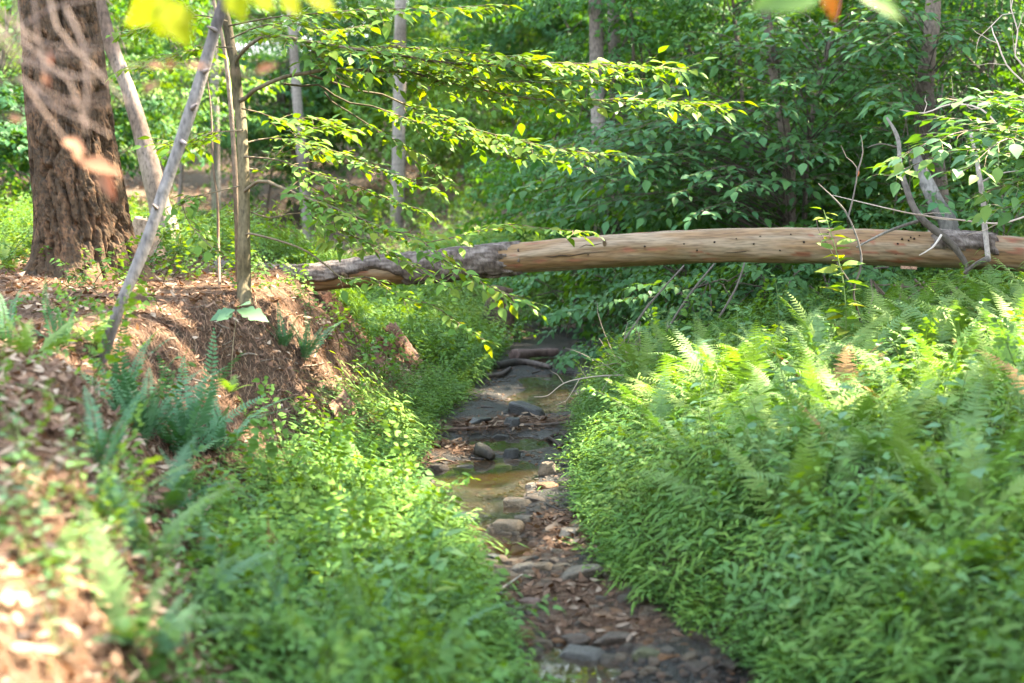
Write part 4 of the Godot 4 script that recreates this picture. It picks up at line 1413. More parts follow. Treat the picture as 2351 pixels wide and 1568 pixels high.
func dark_trees() -> void:
	var rng := RandomNumberGenerator.new()
	rng.seed = 205
	var tints := [Color(0.06, 0.145, 0.055), Color(0.07, 0.155, 0.05), Color(0.06, 0.15, 0.065), Color(0.075, 0.165, 0.05)]
	var specs := [
		# trunk pixel path, depth, radius, leaf field [x0, y0, x1, y1], limbs, label
		[[[1812, 560], [1812, 420], [1800, 300], [1780, 180], [1760, 40], [1730, -150]], 12.4, 0.075, [1200, 60, 1900, 500], 92, "dark leafed tree with a stout dark trunk behind the middle of the log"],
		[[[1845, 560], [1850, 400], [1862, 280], [1890, 150], [1930, 0], [1960, -150]], 12.6, 0.028, [1700, 0, 2150, 430], 44, "slim dark stem with broad dark leaves beside a stouter trunk"],
		[[[2165, 560], [2150, 440], [2130, 300], [2125, 180], [2140, 40], [2150, -200]], 11.9, 0.1, [1950, 0, 2340, 470], 66, "dark vine-hung tree behind the crooked dead branch"]]
	for sp in specs:
		var d: float = sp[1]
		var keys := []
		for k in sp[0]:
			keys.append(P(k[0], k[1], d))
		var base := on(keys[0].x, keys[0].z, -0.05)
		keys[0] = base
		var t := thing("dark_leafed_tree", sp[5], "tree", base)
		var back := Transform3D(Basis.IDENTITY, -base)
		var b := MB.new()
		var line := smooth_line(keys, 0.06)
		tube_into(b, line, taper(line.size(), sp[2], sp[2] * 0.45), 14, Color(0.12, 0.095, 0.075), 0.25, Color(0.22, 0.175, 0.14))
		part("trunk", b.mesh(), t, M.bark, back)
		var leaves := []
		var wood := MB.new()
		var f: Array = sp[3]
		for j in int(sp[4]):
			var px := rng.randf_range(f[0], f[2])
			var py := rng.randf_range(f[1], f[3])
			if px < 1500.0 and py < 330.0 - (px - 1200.0) * 0.55:
				py = rng.randf_range(330.0, 480.0)
			var at := P(px, py, d + rng.randf_range(-1.5, 0.7))
			var from: Vector3 = line[0]
			var want := at.y - rng.randf_range(0.0, 0.5)
			for q in line:
				if q.y > base.y + 0.5 and absf(q.y - want) < absf(from.y - want):
					from = q
			var mid := from.lerp(at, 0.55) + Vector3(0, 0.12 * (at - from).length(), 0)
			var lm := smooth_line([from, mid, at], 0.08)
			var lb := MB.new()
			tube_into(lb, lm, taper(lm.size(), 0.007, 0.002), 5, Color(0.12, 0.095, 0.075))
			part("limb", lb.mesh(), t, M.smooth_bark, back)
			leaf_limb(lm, 0.45, 0.42, 0.11, 0.105, rng, leaves, wood, 0.2, Color(0.12, 0.09, 0.06))
		part("twigs", wood.mesh(), t, M.twig, back).set_meta("kind", "stuff")
		for k in leaves.size():
			leaves[k].origin -= base
		print("dark leaves ", leaves.size())
		put_leaves(t, leaves, L.leaf, "dark_leaf", 5, 260, rng, tints)
		if sp[2] > 0.09:
			for j in 9:   # vines hanging along the trunk
				var a := rng.randf() * TAU
				var p0 := P(2130 + rng.randfn() * 12.0, 210, d) + Vector3(cos(a) * 0.1, rng.randf() * 0.3, sin(a) * 0.1)
				var vn := MB.new()
				tube_into(vn, wander(p0, Vector3(rng.randfn() * 0.12, -1, rng.randfn() * 0.1), 0.9 + rng.randf() * 0.5, 9, 0.12, rng), [0.007, 0.006, 0.005, 0.004], 5, Color(0.17, 0.13, 0.11))
				part("vine", vn.mesh(), t, M.twig, back)
	# a leaning grey trunk behind the log, by the vine-hung tree
	pole("leaning_trunk", "smooth grey leaning trunk between the vine-hung tree and the log", "tree", [on(P(2205, 590, 10.6).x, P(2205, 590, 10.6).z, -0.05), P(2181, 527, 10.6), P(2150, 470, 10.7), P(2122, 410, 10.8), P(2095, 345, 10.9)], [0.085, 0.075, 0.068, 0.055, 0.03], Color(0.2, 0.18, 0.16), Color(0.33, 0.3, 0.27), M.smooth_bark, 14, 0.1)

func edge_branch() -> void:
	# a sunlit branch that reaches in from a tree beyond the frame
	var rng := RandomNumberGenerator.new()
	rng.seed = 307
	var root := on(P(2620, 700, 8.2).x, P(2620, 700, 8.2).z, -0.05)
	var t := thing("bright_leafed_tree", "young tree whose sunlit bright green leaves reach over the log", "tree", root)
	var back := Transform3D(Basis.IDENTITY, -root)
	var b := MB.new()
	var line := smooth_line([root, P(2600, 500, 8.2), P(2560, 330, 8.1), P(2560, 150, 8.0), P(2540, -200, 8.0)], 0.06)
	tube_into(b, line, taper(line.size(), 0.045, 0.02), 10, Color(0.2, 0.15, 0.11), 0.1, Color(0.36, 0.28, 0.21))
	part("trunk", b.mesh(), t, M.smooth_bark, back)
	var leaves := []
	var wood := MB.new()
	for a in [[[[2600, 470], [2480, 380], [2380, 330], [2280, 300], [2180, 310], [2060, 360]], -0.2], [[[2580, 400], [2470, 320], [2380, 270], [2290, 240], [2200, 230]], -0.5], [[[2560, 330], [2450, 270], [2380, 235], [2300, 215]], -0.3], [[[2600, 450], [2480, 400], [2390, 370], [2300, 350], [2200, 345], [2120, 370], [2050, 400]], 0.1], [[[2600, 520], [2480, 440], [2400, 410], [2320, 420], [2270, 440]], -0.1], [[[2590, 500], [2500, 460], [2420, 440], [2340, 470], [2290, 480]], 0.3], [[[2570, 360], [2480, 300], [2400, 300], [2330, 290], [2250, 280], [2170, 270]], 0.2], [[[2580, 420], [2480, 350], [2390, 345], [2310, 320], [2230, 380]], -0.6]]:
		var lm := limb_line(a[0], 8.1, 8.0 + a[1], rng)
		var lb := MB.new()
		tube_into(lb, lm, taper(lm.size(), 0.012, 0.002), 6, Color(0.25, 0.19, 0.14), 0.12, Color(0.42, 0.33, 0.26))
		part("limb", lb.mesh(), t, M.smooth_bark, back)
		leaf_limb(lm, 0.25, 0.34, 0.045, 0.105, rng, leaves, wood, 0.1, Color(0.35, 0.25, 0.18))
	part("twigs", wood.mesh(), t, M.twig, back).set_meta("kind", "stuff")
	for k in leaves.size():
		leaves[k].origin -= root
	print("edge leaves ", leaves.size())
	put_leaves(t, leaves, L.leaf, "herb", 4, 240, rng, [Color(0.09, 0.21, 0.05), Color(0.11, 0.24, 0.05)])

# ---------------------------------------------------------------- ferns and herbs
func fern(called: String, label: String, group: String, at: Vector3, size: float, count: int, kind: Array, mats: Array, rng: RandomNumberGenerator, spread := 1.0) -> Node3D:
	var t := thing(called, label, "fern", at, group)
	var turn := rng.randf() * TAU
	for k in count:
		turn += TAU / count + rng.randfn() * 0.35
		var tilt := rng.randfn() * 0.26 + 0.08 * spread
		var bs := Basis(Vector3.UP, turn) * Basis(Vector3.RIGHT, tilt) * Basis(Vector3.BACK, rng.randfn() * 0.14)
		part("frond", kind[rng.randi() % kind.size()], t, M[mats[rng.randi() % mats.size()] if rng.randf() > 0.015 else "brown_fern"], Transform3D(bs.scaled(Vector3.ONE * size * rng.randf_range(0.5, 1.15)), Vector3(rng.randfn(), 0, rng.randfn()) * 0.015 - Vector3(0, 0.015, 0)))
	return t

func ferns() -> void:
	var rng := RandomNumberGenerator.new()
	rng.seed = 404
	var spots := []
	# the sunny fern bed on the far bank, tallest along its back edge
	for a in [[1480, 800], [1540, 790], [1600, 770], [1660, 760], [1705, 750], [1760, 745], [1800, 740], [1860, 745], [1720, 770], [1900, 760], [1640, 800]]:
		spots.append([on(P(a[0], 700, 7.7).x, P(a[0], 700, 7.7 + rng.randfn() * 0.15).z), rng.randf_range(0.5, 0.66), "tall lacy pale green fern along the back edge of the fern bed", "tall ferns at the back of the bed", 0])
	for a in [[2080, 700, 7.4, 0.5], [2140, 690, 7.5, 0.52], [2200, 690, 7.3, 0.55], [2270, 680, 7.4, 0.58], [2330, 680, 7.3, 0.6], [2290, 720, 6.8, 0.5], [2180, 740, 6.8, 0.5], [2340, 760, 6.5, 0.5], [2060, 740, 6.9, 0.46], [1980, 720, 7.3, 0.46]]:
		spots.append([on(P(a[0], a[1], a[2]).x, P(a[0], a[1], a[2]).z), a[3], "big sunlit fern rising near the far end of the log", "big ferns near the log end", 1])
	var tries := 0
	while spots.size() < 135 and tries < 5000:
		tries += 1
		var d := rng.randf_range(4.2, 9.0)
		var s := rng.randf_range(0.35, 3.4)
		var p := on(at_d(t_xr, d) + s, -d)
		var q := px_of(p)
		if q.x > 2480 or q.y > 1420 or q.y > 1150 + (q.x - 1500.0) * 0.3:
			continue
		var ok := true
		for o in spots:
			if (o[0] - p).length() < 0.21:
				ok = false
				break
		if not ok:
			continue
		var lit := false
		for g in gaps:
			if (p + Vector3(0, 0.3, 0) - g[0]).length() < g[1] + 0.25:
				lit = true
		spots.append([p, rng.randf_range(0.34, 0.56), "sunlit yellow-green lacy fern in the fern bed" if lit else "shaded mid green lacy fern in the fern bed", "sunlit ferns of the bed" if lit else "shaded ferns of the bed", 1 if lit else 2])
	for a in spots:
		var mats: Array = ["fern_0", "fern_1", "fern_2", "fern_3"]
		fern("lacy_fern", a[2], a[3], a[0], a[1], rng.randi_range(6, 11), L.frond, mats, rng)
	# ferns on the near bank
	for a in [[70, 830, 0.3, "yellow-green sunlit fern clump on the litter near the leaning pole", 0, 12], [150, 800, 0.3, "upright dark fern beside a sunlit yellow-green one", 1, 9], [20, 790, 0.28, "small dark fern at the edge of the needle litter", 1, 7], [230, 810, 0.24, "low fern at the foot of the leaning pole", 0, 7],
			[330, 1030, 0.5, "blurred blue-green fern at the lip of the near bank", 1, 17], [420, 1060, 0.52, "dense blurred fern hanging over the edge of the near bank", 1, 18], [500, 1050, 0.46, "soft blue-green fern above the grassy terrace", 1, 14], [270, 960, 0.42, "thin blurred fern in front of the pole foot", 1, 8],
			[700, 830, 0.34, "dark evergreen fern arching from the litter slope", 1, 11], [655, 800, 0.28, "dark fern below the young tree's foot", 1, 8], [520, 900, 0.2, "small yellow-green fern on the litter slope", 0, 6], [560, 960, 0.17, "little sunlit fern low on the litter slope", 0, 6], [330, 790, 0.14, "tiny yellow fern on bare needle litter", 0, 5],
			[860, 790, 0.3, "dark upright fern above the slabs of bark", 1, 8], [385, 640, 0.1, "tiny fern at the foot of the pine", 0, 5], [100, 640, 0.26, "small bright fern beside the pine base", 0, 8], [20, 620, 0.3, "bright fern growing behind the pine on sunny litter", 0, 8],
			[620, 1520, 0.3, "blurred dark fern low on the near bank", 1, 9], [700, 1420, 0.26, "soft grey-green fern above the near grass", 1, 9], [120, 1330, 0.24, "sunlit blurred fern at the very edge of the near bank", 0, 8]]:
		fern("bank_fern", a[3], "ferns on the litter bank", G(a[0], a[1]), a[2], a[5], L.xfrond if a[4] == 1 else L.frond, ["christmas_fern"] if a[4] == 1 else ["fern_3", "fern_1"], rng)

func herb(called: String, label: String, group: String, stem: Array, r: float, leaf: float, count: int, mats: Array, rng: RandomNumberGenerator, meshes: Array, from := 0.3, droop := 0.2, category := "plant") -> Node3D:
	var t := thing(called, label, category, stem[0], group)
	var line := smooth_line(stem, 0.03)
	var b := MB.new()
	tube_into(b, line, taper(line.size(), r, r * 0.4), 5, Color(0.16, 0.22, 0.07))
	part("stem", b.mesh(), t, M.twig, Transform3D(Basis.IDENTITY, -stem[0]))
	var turn := rng.randf() * TAU
	for k in count:
		var f := lerpf(from, 1.0, float(k) / maxi(1, count - 1))
		var at: Vector3 = line[mini(int(f * (line.size() - 1)), line.size() - 1)]
		turn += 2.4 + rng.randfn() * 0.3
		var dir := Vector3(cos(turn), rng.randf_range(-droop, 0.45), sin(turn))
		var o := part("leaf", meshes[rng.randi() % meshes.size()], t, M[mats[rng.randi() % mats.size()]], Transform3D(frame(dir, Vector3(rng.randfn() * 0.25, 1, rng.randfn() * 0.25), leaf * rng.randf_range(0.7, 1.1) * (1.0 - 0.35 * f * f)), at - stem[0] + dir.normalized() * 0.012))
		o.name = "leaf"
	return t

func up_from(px: float, py: float, tall: float, rng: RandomNumberGenerator) -> Array:
	var g := G(px, py)
	return [g - Vector3(0, 0.02, 0), g + Vector3(rng.randfn() * 0.02, tall * 0.5, rng.randfn() * 0.02), g + Vector3(rng.randfn() * 0.06, tall, rng.randfn() * 0.06)]

func herbs() -> void:
	var rng := RandomNumberGenerator.new()
	rng.seed = 505
	# the sunlit weed before the log and the forked dead stem beside it
	var d := 8.1
	var g := on(P(1945, 740, d).x, P(1945, 740, d).z)
	herb("tall_weed", "sunlit yellow-green weed with upright leaves before the fallen log", "", [g, P(1940, 690, d), P(1925, 600, d), P(1905, 530, d), P(1890, 482, d)], 0.005, 0.15, 44, ["fern_3", "sapling_leaf_4", "herb_3"], rng, L.leaf, 0.2, 0.1)
	d = 8.15
	g = on(P(1976, 760, d).x, P(1976, 760, d).z)
	var ds := pole("forked_dead_stem", "dark forked dead stem rising from the ferns before the log", "dead stem", [g, P(1976, 747, d), P(1959, 673, d), P(1976, 610, d), P(1971, 561, d), P(1947, 498, d), P(1922, 464, d), P(1878, 422, d)], [0.009, 0.009, 0.008, 0.0075, 0.007, 0.006, 0.005, 0.003], Color(0.13, 0.1, 0.095), Color(0.24, 0.2, 0.18), M.smooth_bark, 8, 0.3, 0.02)
	for a in [[[1947, 498], [1961, 439], [1966, 385], [1942, 361], [1930, 334]], [[1955, 655], [1922, 605], [1898, 561], [1878, 527], [1873, 503]], [[1966, 400], [1980, 350], [1975, 310]]]:
		var pp := []
		for q in a:
			pp.append(P(q[0], q[1], d))
		twig_part(ds, "fork", pp, 0.0055, 0.0018, Color(0.14, 0.11, 0.1), M.twig)
	part("dead_leaf", L.leaf[1], ds, M.brown_leaf, Transform3D(frame(Vector3(0.1, -1, 0.2), Vector3(0.3, 0.2, 1), 0.04), P(1968, 390, d) - ds.position))
	# broad-leaved plants that stand blurred in front of the fern bed
	d = 5.3
	g = G(1820, 1090)
	herb("broadleaf_plant", "tall slim-stemmed plant with a whorl of broad leaves before the ferns", "", [g, P(1815, 1003, px_of(g).z), P(1800, 880, px_of(g).z), P(1770, 775, px_of(g).z)], 0.004, 0.13, 16, ["herb_0", "herb_2", "herb_1"], rng, L.leaf, 0.35, 0.3)
	for a in [[1640, 1130, [[1640, 1040], [1620, 900], [1600, 790]], 14, "drooping plant with large pale arrow-shaped leaves before the ferns"], [1740, 1180, [[1735, 1100], [1720, 1000], [1690, 930]], 9, "low broadleaf plant with pointed leaves among the ferns"], [2030, 1230, [[2030, 1150], [2040, 1060]], 8, "shaded broadleaf plant deep in the fern bed"], [1850, 1300, [[1855, 1230], [1870, 1170]], 7, "broadleaf seedling where ferns meet the stilt grass"], [2230, 1180, [[2235, 1080], [2245, 1000]], 10, "tall broadleaf plant in the deep shade of the fern bed"], [2300, 1400, [[2300, 1290], [2290, 1220]], 10, "blurred broadleaf plant in the shaded grass"], [2140, 1480, [[2150, 1400], [2160, 1340]], 8, "broad-leaved plant low over the grass"], [2160, 770, [[2165, 710], [2160, 670]], 7, "lobed yellow-green seedling at the back of the fern bed"], [2060, 720, [[2065, 690], [2055, 655]], 7, "fresh green herb below the crooked dead branch"], [2290, 690, [[2300, 640], [2310, 600]], 7, "leafy herb under the far end of the log"]]:
		g = G(a[0], a[1])
		var st := [g]
		for q in a[2]:
			st.append(P(q[0], q[1], px_of(g).z))
		herb("broadleaf_plant", a[4], "", st, 0.0035, 0.115, a[3], ["herb_0", "herb_1", "herb_2"], rng, L.leaf, 0.3, 0.5)
	# oak seedling with big lobed leaves, blurred on the litter slope
	g = G(520, 830)
	d = 6.2
	var oak := thing("oak_seedling", "oak seedling holding big lobed pale leaves above the litter slope", "seedling", G(530, 900))
	d = px_of(oak.position).z
	var ob := MB.new()
	tube_into(ob, smooth_line([oak.position, P(535, 800, d), P(545, 712, d)], 0.03), [0.004, 0.003, 0.002], 5, Color(0.2, 0.16, 0.1))
	part("stem", ob.mesh(), oak, M.twig, Transform3D(Basis.IDENTITY, -oak.position))
	for a in [[545, 712, 1.0, -0.12, 0.3, 0.17], [540, 712, -1.0, -0.2, 0.35, 0.13], [548, 705, 0.4, 0.3, 0.5, 0.11], [535, 720, -0.7, -0.1, 0.9, 0.1]]:
		part("leaf", L.lobed[0], oak, M.herb_2, Transform3D(frame(Vector3(a[2], a[3], a[4]), Vector3(0.1, 0.9, 0.5), a[5]), P(a[0], a[1], d) - oak.position))
	# the leafy shoot at the creek edge with yellowish leaves
	herb("broadleaf_plant", "pale yellow-leaved shoot at the creek edge below the bark slabs", "", up_from(925, 1010, 0.2, rng), 0.003, 0.13, 8, ["herb_3", "sapling_leaf_4"], rng, L.leaf, 0.5, 0.2)
	herb("broadleaf_plant", "soft blurred plant with big leaves hanging over the near water", "", up_from(1000, 1480, 0.42, rng), 0.004, 0.11, 22, ["herb_0", "herb_1", "herb_3"], rng, L.leaf, 0.25, 0.3)
	herb("broadleaf_plant", "blurred leafy plant at the near creek edge among grass", "", up_from(930, 1540, 0.34, rng), 0.004, 0.09, 18, ["herb_0", "herb_1"], rng, L.leaf, 0.25, 0.3)
	# small seedlings scattered on the near bank and the terrace
	var n := 0
	for a in [[90, 1230], [160, 1200], [240, 1180], [60, 1290], [200, 1330], [300, 1290], [330, 1370], [130, 1380], [420, 1330], [470, 1400], [540, 1340], [400, 1230], [500, 1260], [560, 1230], [620, 1300], [30, 1170], [280, 1440], [380, 1480], [450, 1530], [560, 1460], [250, 1080], [480, 1170], [600, 1180], [700, 1340], [330, 1170], [740, 1500], [820, 1440], [640, 1400], [850, 1540], [20, 1400], [180, 1110], [520, 1110], [90, 920], [160, 960], [50, 1010], [380, 880], [430, 850], [620, 1080], [780, 1280], [1010, 1250]]:
		herb("seedling", "small blurred seedling with rounded leaves on the near leaf litter", "seedlings on the near bank", up_from(a[0] + rng.randfn() * 12.0, a[1] + 25, rng.randf_range(0.07, 0.17), rng), 0.002, rng.randf_range(0.028, 0.05), rng.randi_range(5, 10), ["herb_0", "herb_1", "herb_2", "herb_3"], rng, L.leaf, 0.3, 0.2, "seedling")
		n += 1
	for k in 46:
		var px := rng.randf_range(1480, 2350)
		var py := rng.randf_range(800, 1380)
		if py > 1080 + (px - 1480.0) * 0.35:
			continue
		herb("bed_weed", "leafy weed with pointed leaves growing up between the ferns", "weeds among the ferns", up_from(px, py, rng.randf_range(0.25, 0.5), rng), 0.003, rng.randf_range(0.06, 0.11), rng.randi_range(10, 18), ["herb_0", "herb_1", "herb_2", "herb_3"], rng, L.leaf, 0.3, 0.4, "weed")
	for k in 44:      # and in the grass below the fern bed
		var px := rng.randf_range(1420, 2350)
		var py := rng.randf_range(1080, 1560)
		if px < 1420.0 + (py - 1080.0) * 0.7:
			continue
		herb("bank_weed", "broad-leaved weed standing above the stilt grass of the far bank", "weeds in the stilt grass", up_from(px, py, rng.randf_range(0.22, 0.36), rng), 0.003, rng.randf_range(0.045, 0.085), rng.randi_range(9, 16), ["herb_0", "herb_1", "herb_2", "herb_3"], rng, L.leaf, 0.35, 0.4, "weed")
	for a in [[330, 1300], [430, 1420], [520, 1520], [640, 1330], [730, 1440], [820, 1530], [560, 1250], [250, 1220], [690, 1560], [480, 1330], [380, 1540],  [900, 1440], [760, 1250], [300, 1500], [380, 1180], [560, 1400], [230, 1080], [450, 1230], [620, 1220], [840, 1360], [940, 1530]]:
		fern("soft_fern", "soft blurred blue-green fern low on the near bank and terrace", "soft ferns near the viewer", G(a[0], a[1]), rng.randf_range(0.24, 0.42), rng.randi_range(6, 10), L.xfrond if rng.randf() < 0.6 else L.frond, ["christmas_fern", "fern_2", "herb_2"], rng)
	for k in 60:      # more of them on the grassy terrace and the near slope
		var px := rng.randf_range(-20, 1000)
		var py := rng.randf_range(1080, 1560)
		if px > 1010.0 - (py - 1080.0) * 0.1:
			continue
		herb("seedling", "small soft-leaved seedling standing among the near grass and litter", "seedlings in the near grass", up_from(px, py, rng.randf_range(0.12, 0.26), rng), 0.002, rng.randf_range(0.03, 0.065), rng.randi_range(8, 16), ["herb_0", "herb_1", "herb_2", "herb_3"], rng, L.leaf, 0.3, 0.3, "seedling")

# ---------------------------------------------------------------- stones and dead wood in the creek
func stones() -> void:
	var rng := RandomNumberGenerator.new()
	rng.seed = 606
	var tan1 := Color(0.27, 0.185, 0.11)
	var orange := Color(0.33, 0.14, 0.04)
	var slate := Color(0.13, 0.14, 0.17)
	var brown := Color(0.13, 0.085, 0.055)
	var pale := Color(0.36, 0.28, 0.2)
	var olive := Color(0.16, 0.15, 0.06)
	var grey2 := Color(0.19, 0.145, 0.1)
	var dark := Color(0.045, 0.04, 0.038)
	var list := [[1266, 1090, 42, tan1, 5, "crumpled tan upright rock at the far end of the brown pool"], [1220, 1122, 22, pale, 2, "small pale knob of stone by the pool edge"], [1252, 1125, 42, orange, 3, "flat orange-brown stone lying by the pool edge"], [1305, 1118, 40, grey2, 1, "grey-brown stone half under the stilt grass"], [1222, 1155, 48, brown, 6, "long slanting brown stone at the pool edge"], [1184, 1172, 72, tan1, 3, "wide flat wet tan stone in the pool"], [1157, 1222, 68, tan1, 0, "big blocky tan stone at the near end of the pool"], [1200, 1206, 52, grey2, 3, "flat grey-tan stone behind the big blocky one"], [1232, 1196, 28, dark, 1, "small dark wet stone beside the flat grey one"], [1091, 1226, 46, orange, 4, "rounded bright orange stone in the pool"], [1052, 1202, 66, slate, 1, "broad wet slate-dark stone in the pool"], [1310, 1242, 48, pale, 2, "pale tan upright stone against the stilt grass"], [1327, 1216, 24, pale, 4, "little pale stone behind the upright pale one"],
		[1136, 1287, 34, Color(0.2, 0.2, 0.23), 1, "blue-grey wet stone at the small near pool"], [1201, 1315, 46, pale, 1, "pale cream stone at the head of the gravel bar"], [1243, 1312, 46, tan1, 3, "tan slab touching a pale cream stone"], [1181, 1331, 34, tan1, 4, "rounded tan stone below the cream one"], [1218, 1327, 28, tan1, 5, "lumpy tan stone wedged in the gravel bar"], [1284, 1310, 26, tan1, 2, "small sandy stone beside the tan slab"], [1279, 1296, 40, brown, 3, "thin brown plate of stone behind the gravel bar"], [1276, 1328, 20, orange, 4, "tiny ochre stone before the grey slab"], [1323, 1335, 88, grey2, 6, "long flat grey slab lying against the stilt grass"], [1118, 1370, 52, Color(0.22, 0.22, 0.26), 3, "flat blue-grey stone half hidden by leaves"], [1128, 1340, 56, olive, 0, "mossy olive stone by the near water"],
		[1214, 1395, 46, Color(0.27, 0.16, 0.12), 3, "pinkish flat brick-shaped stone on the gravel"], [1185, 1412, 36, brown, 1, "flat brown stone beside the pinkish one"], [1210, 1470, 40, Color(0.29, 0.155, 0.06), 5, "upright orange-tan stone alone on the gravel"], [1138, 1392, 22, orange, 2, "small ochre stone under drooping leaves"], [1328, 1524, 90, Color(0.14, 0.125, 0.105), 0, "largest grey boulder at the near water"], [1331, 1542, 28, orange, 4, "small orange stone in front of the grey boulder"], [1485, 1516, 52, olive, 0, "dark mossy stone at the foot of the grass bank"], [1405, 1480, 72, brown, 6, "flat brown stone behind the mossy one"], [1316, 1480, 60, brown, 3, "thin dark brown plate behind the grey boulder"], [1388, 1430, 46, Color(0.33, 0.17, 0.08), 1, "rusty brown stone at the edge of the grass"], [1612, 1474, 56, brown, 3, "flat brown stone under the overhanging grass"],
		[1148, 1085, 42, olive, 1, "low mossy tan stone in the middle of the pool"], [1178, 1050, 32, dark, 2, "small black pointed stone in the far pool"], [1180, 980, 36, dark, 2, "black wet stone on the mud bar"], [1148, 1012, 32, dark, 0, "dark stone by the far small pool"], [1004, 1085, 42, brown, 3, "flat brown stone at the foot of the sunny grass"], [1062, 1086, 42, dark, 1, "dark flat stone at the pool's far edge"], [1206, 955, 70, dark, 1, "broad dark lump of wet mud and stone"], [1100, 976, 48, dark, 6, "long dark wet stone on the far mud bar"]]
	for a in list:
		var g := G(a[0], a[1])
		var w: float = a[2] / FP * px_of(g).z * 0.72
		var m: ArrayMesh = L.rock[a[4]]
		var mt: StandardMaterial3D = M.stone.duplicate()
		mt.albedo_color = (a[3] as Color).linear_to_srgb()
		mt.uv1_scale = Vector3(0.6, 0.6, 0.6)
		if a[3] == dark or a[3] == slate:
			mt.roughness = 0.3
		var o := single("rock", m, mt, a[5], "rock", "larger stones in the creek")
		o.transform = Transform3D(Basis(Vector3.UP, rng.randf_range(-0.6, 0.6)) * Basis(Vector3.BACK, rng.randfn() * 0.12).scaled(Vector3(w, w * 1.05, w)), g + Vector3(0, w * 0.2, 0))
	# small stones one can still count
	var cols := [orange, tan1, brown, Color(0.24, 0.15, 0.09), grey2, Color(0.25, 0.13, 0.07)]
	var mats := []
	for c in cols:
		var mt: StandardMaterial3D = M.stone.duplicate()
		mt.albedo_color = (c as Color).linear_to_srgb()
		mats.append(mt)
	var n := 0
	while n < 140:
		var px := rng.randf_range(1100, 1720)
		var py := rng.randf_range(1200, 1566)
		var g := G(px, py)
		if g.x < at_d(t_xl, -g.z) + 0.02 or g.x > at_d(t_xr, -g.z) - 0.0 or g.y > 0.09 or g.y < -0.05:
			continue
		var w := rng.randf_range(0.016, 0.045)
		var o := single("small_stone", L.rock[rng.randi() % 7], mats[rng.randi() % 6], "small brown or ochre stone lying loose on the creek gravel", "stone", "small stones on the gravel bar")
		o.transform = Transform3D(Basis(Vector3.UP, rng.randf() * TAU).scaled(Vector3(w, w, w)), g + Vector3(0, w * 0.15, 0))
		n += 1
	# gravel
	var xf := [[], []]
	var cl := [[], []]
	for k in 8000:
		var d := 3.6 + 8.9 * pow(rng.randf(), 1.5)
		var x := lerpf(at_d(t_xl, d) - 0.02, at_d(t_xr, d) + 0.02, rng.randf())
		var y := H(x, -d)
		if y < -0.03 and rng.randf() < 0.8 or d > 8.0 and rng.randf() < 0.25:
			continue
		var w := rng.randf_range(0.007, 0.021)
		xf[k % 2].append(Transform3D(Basis(Vector3.UP, rng.randf() * TAU).scaled(Vector3(w, w, w)), Vector3(x, y + 0.005, -d)))
		cl[k % 2].append((cols[rng.randi() % 6] as Color).lerp(dark, rng.randf() * 0.85))
	var gv := Node3D.new()
	gv.name = "gravel"
	add_child(gv)
	tag(gv, "loose brown and grey gravel strewn along the creek bed", "gravel", "", "stuff")
	many("pebbles", L.rock[0], xf[0], cl[0], gv, M.stone)
	many("pebbles", L.rock[3], xf[1], cl[1], gv, M.stone)

func stick(label: String, a: Array, r: float, c1: Color, c2: Color, lift := 0.01, category := "stick") -> void:
	var pp := []
	for q in a:
		pp.append(G(q[0], q[1]) + Vector3(0, lift + r * 0.6, 0))
	pole("fallen_stick", label, category, pp, [r, r * 0.9, r * 0.6], c1, c2, M.smooth_bark, 7, 0.3, 0.03)

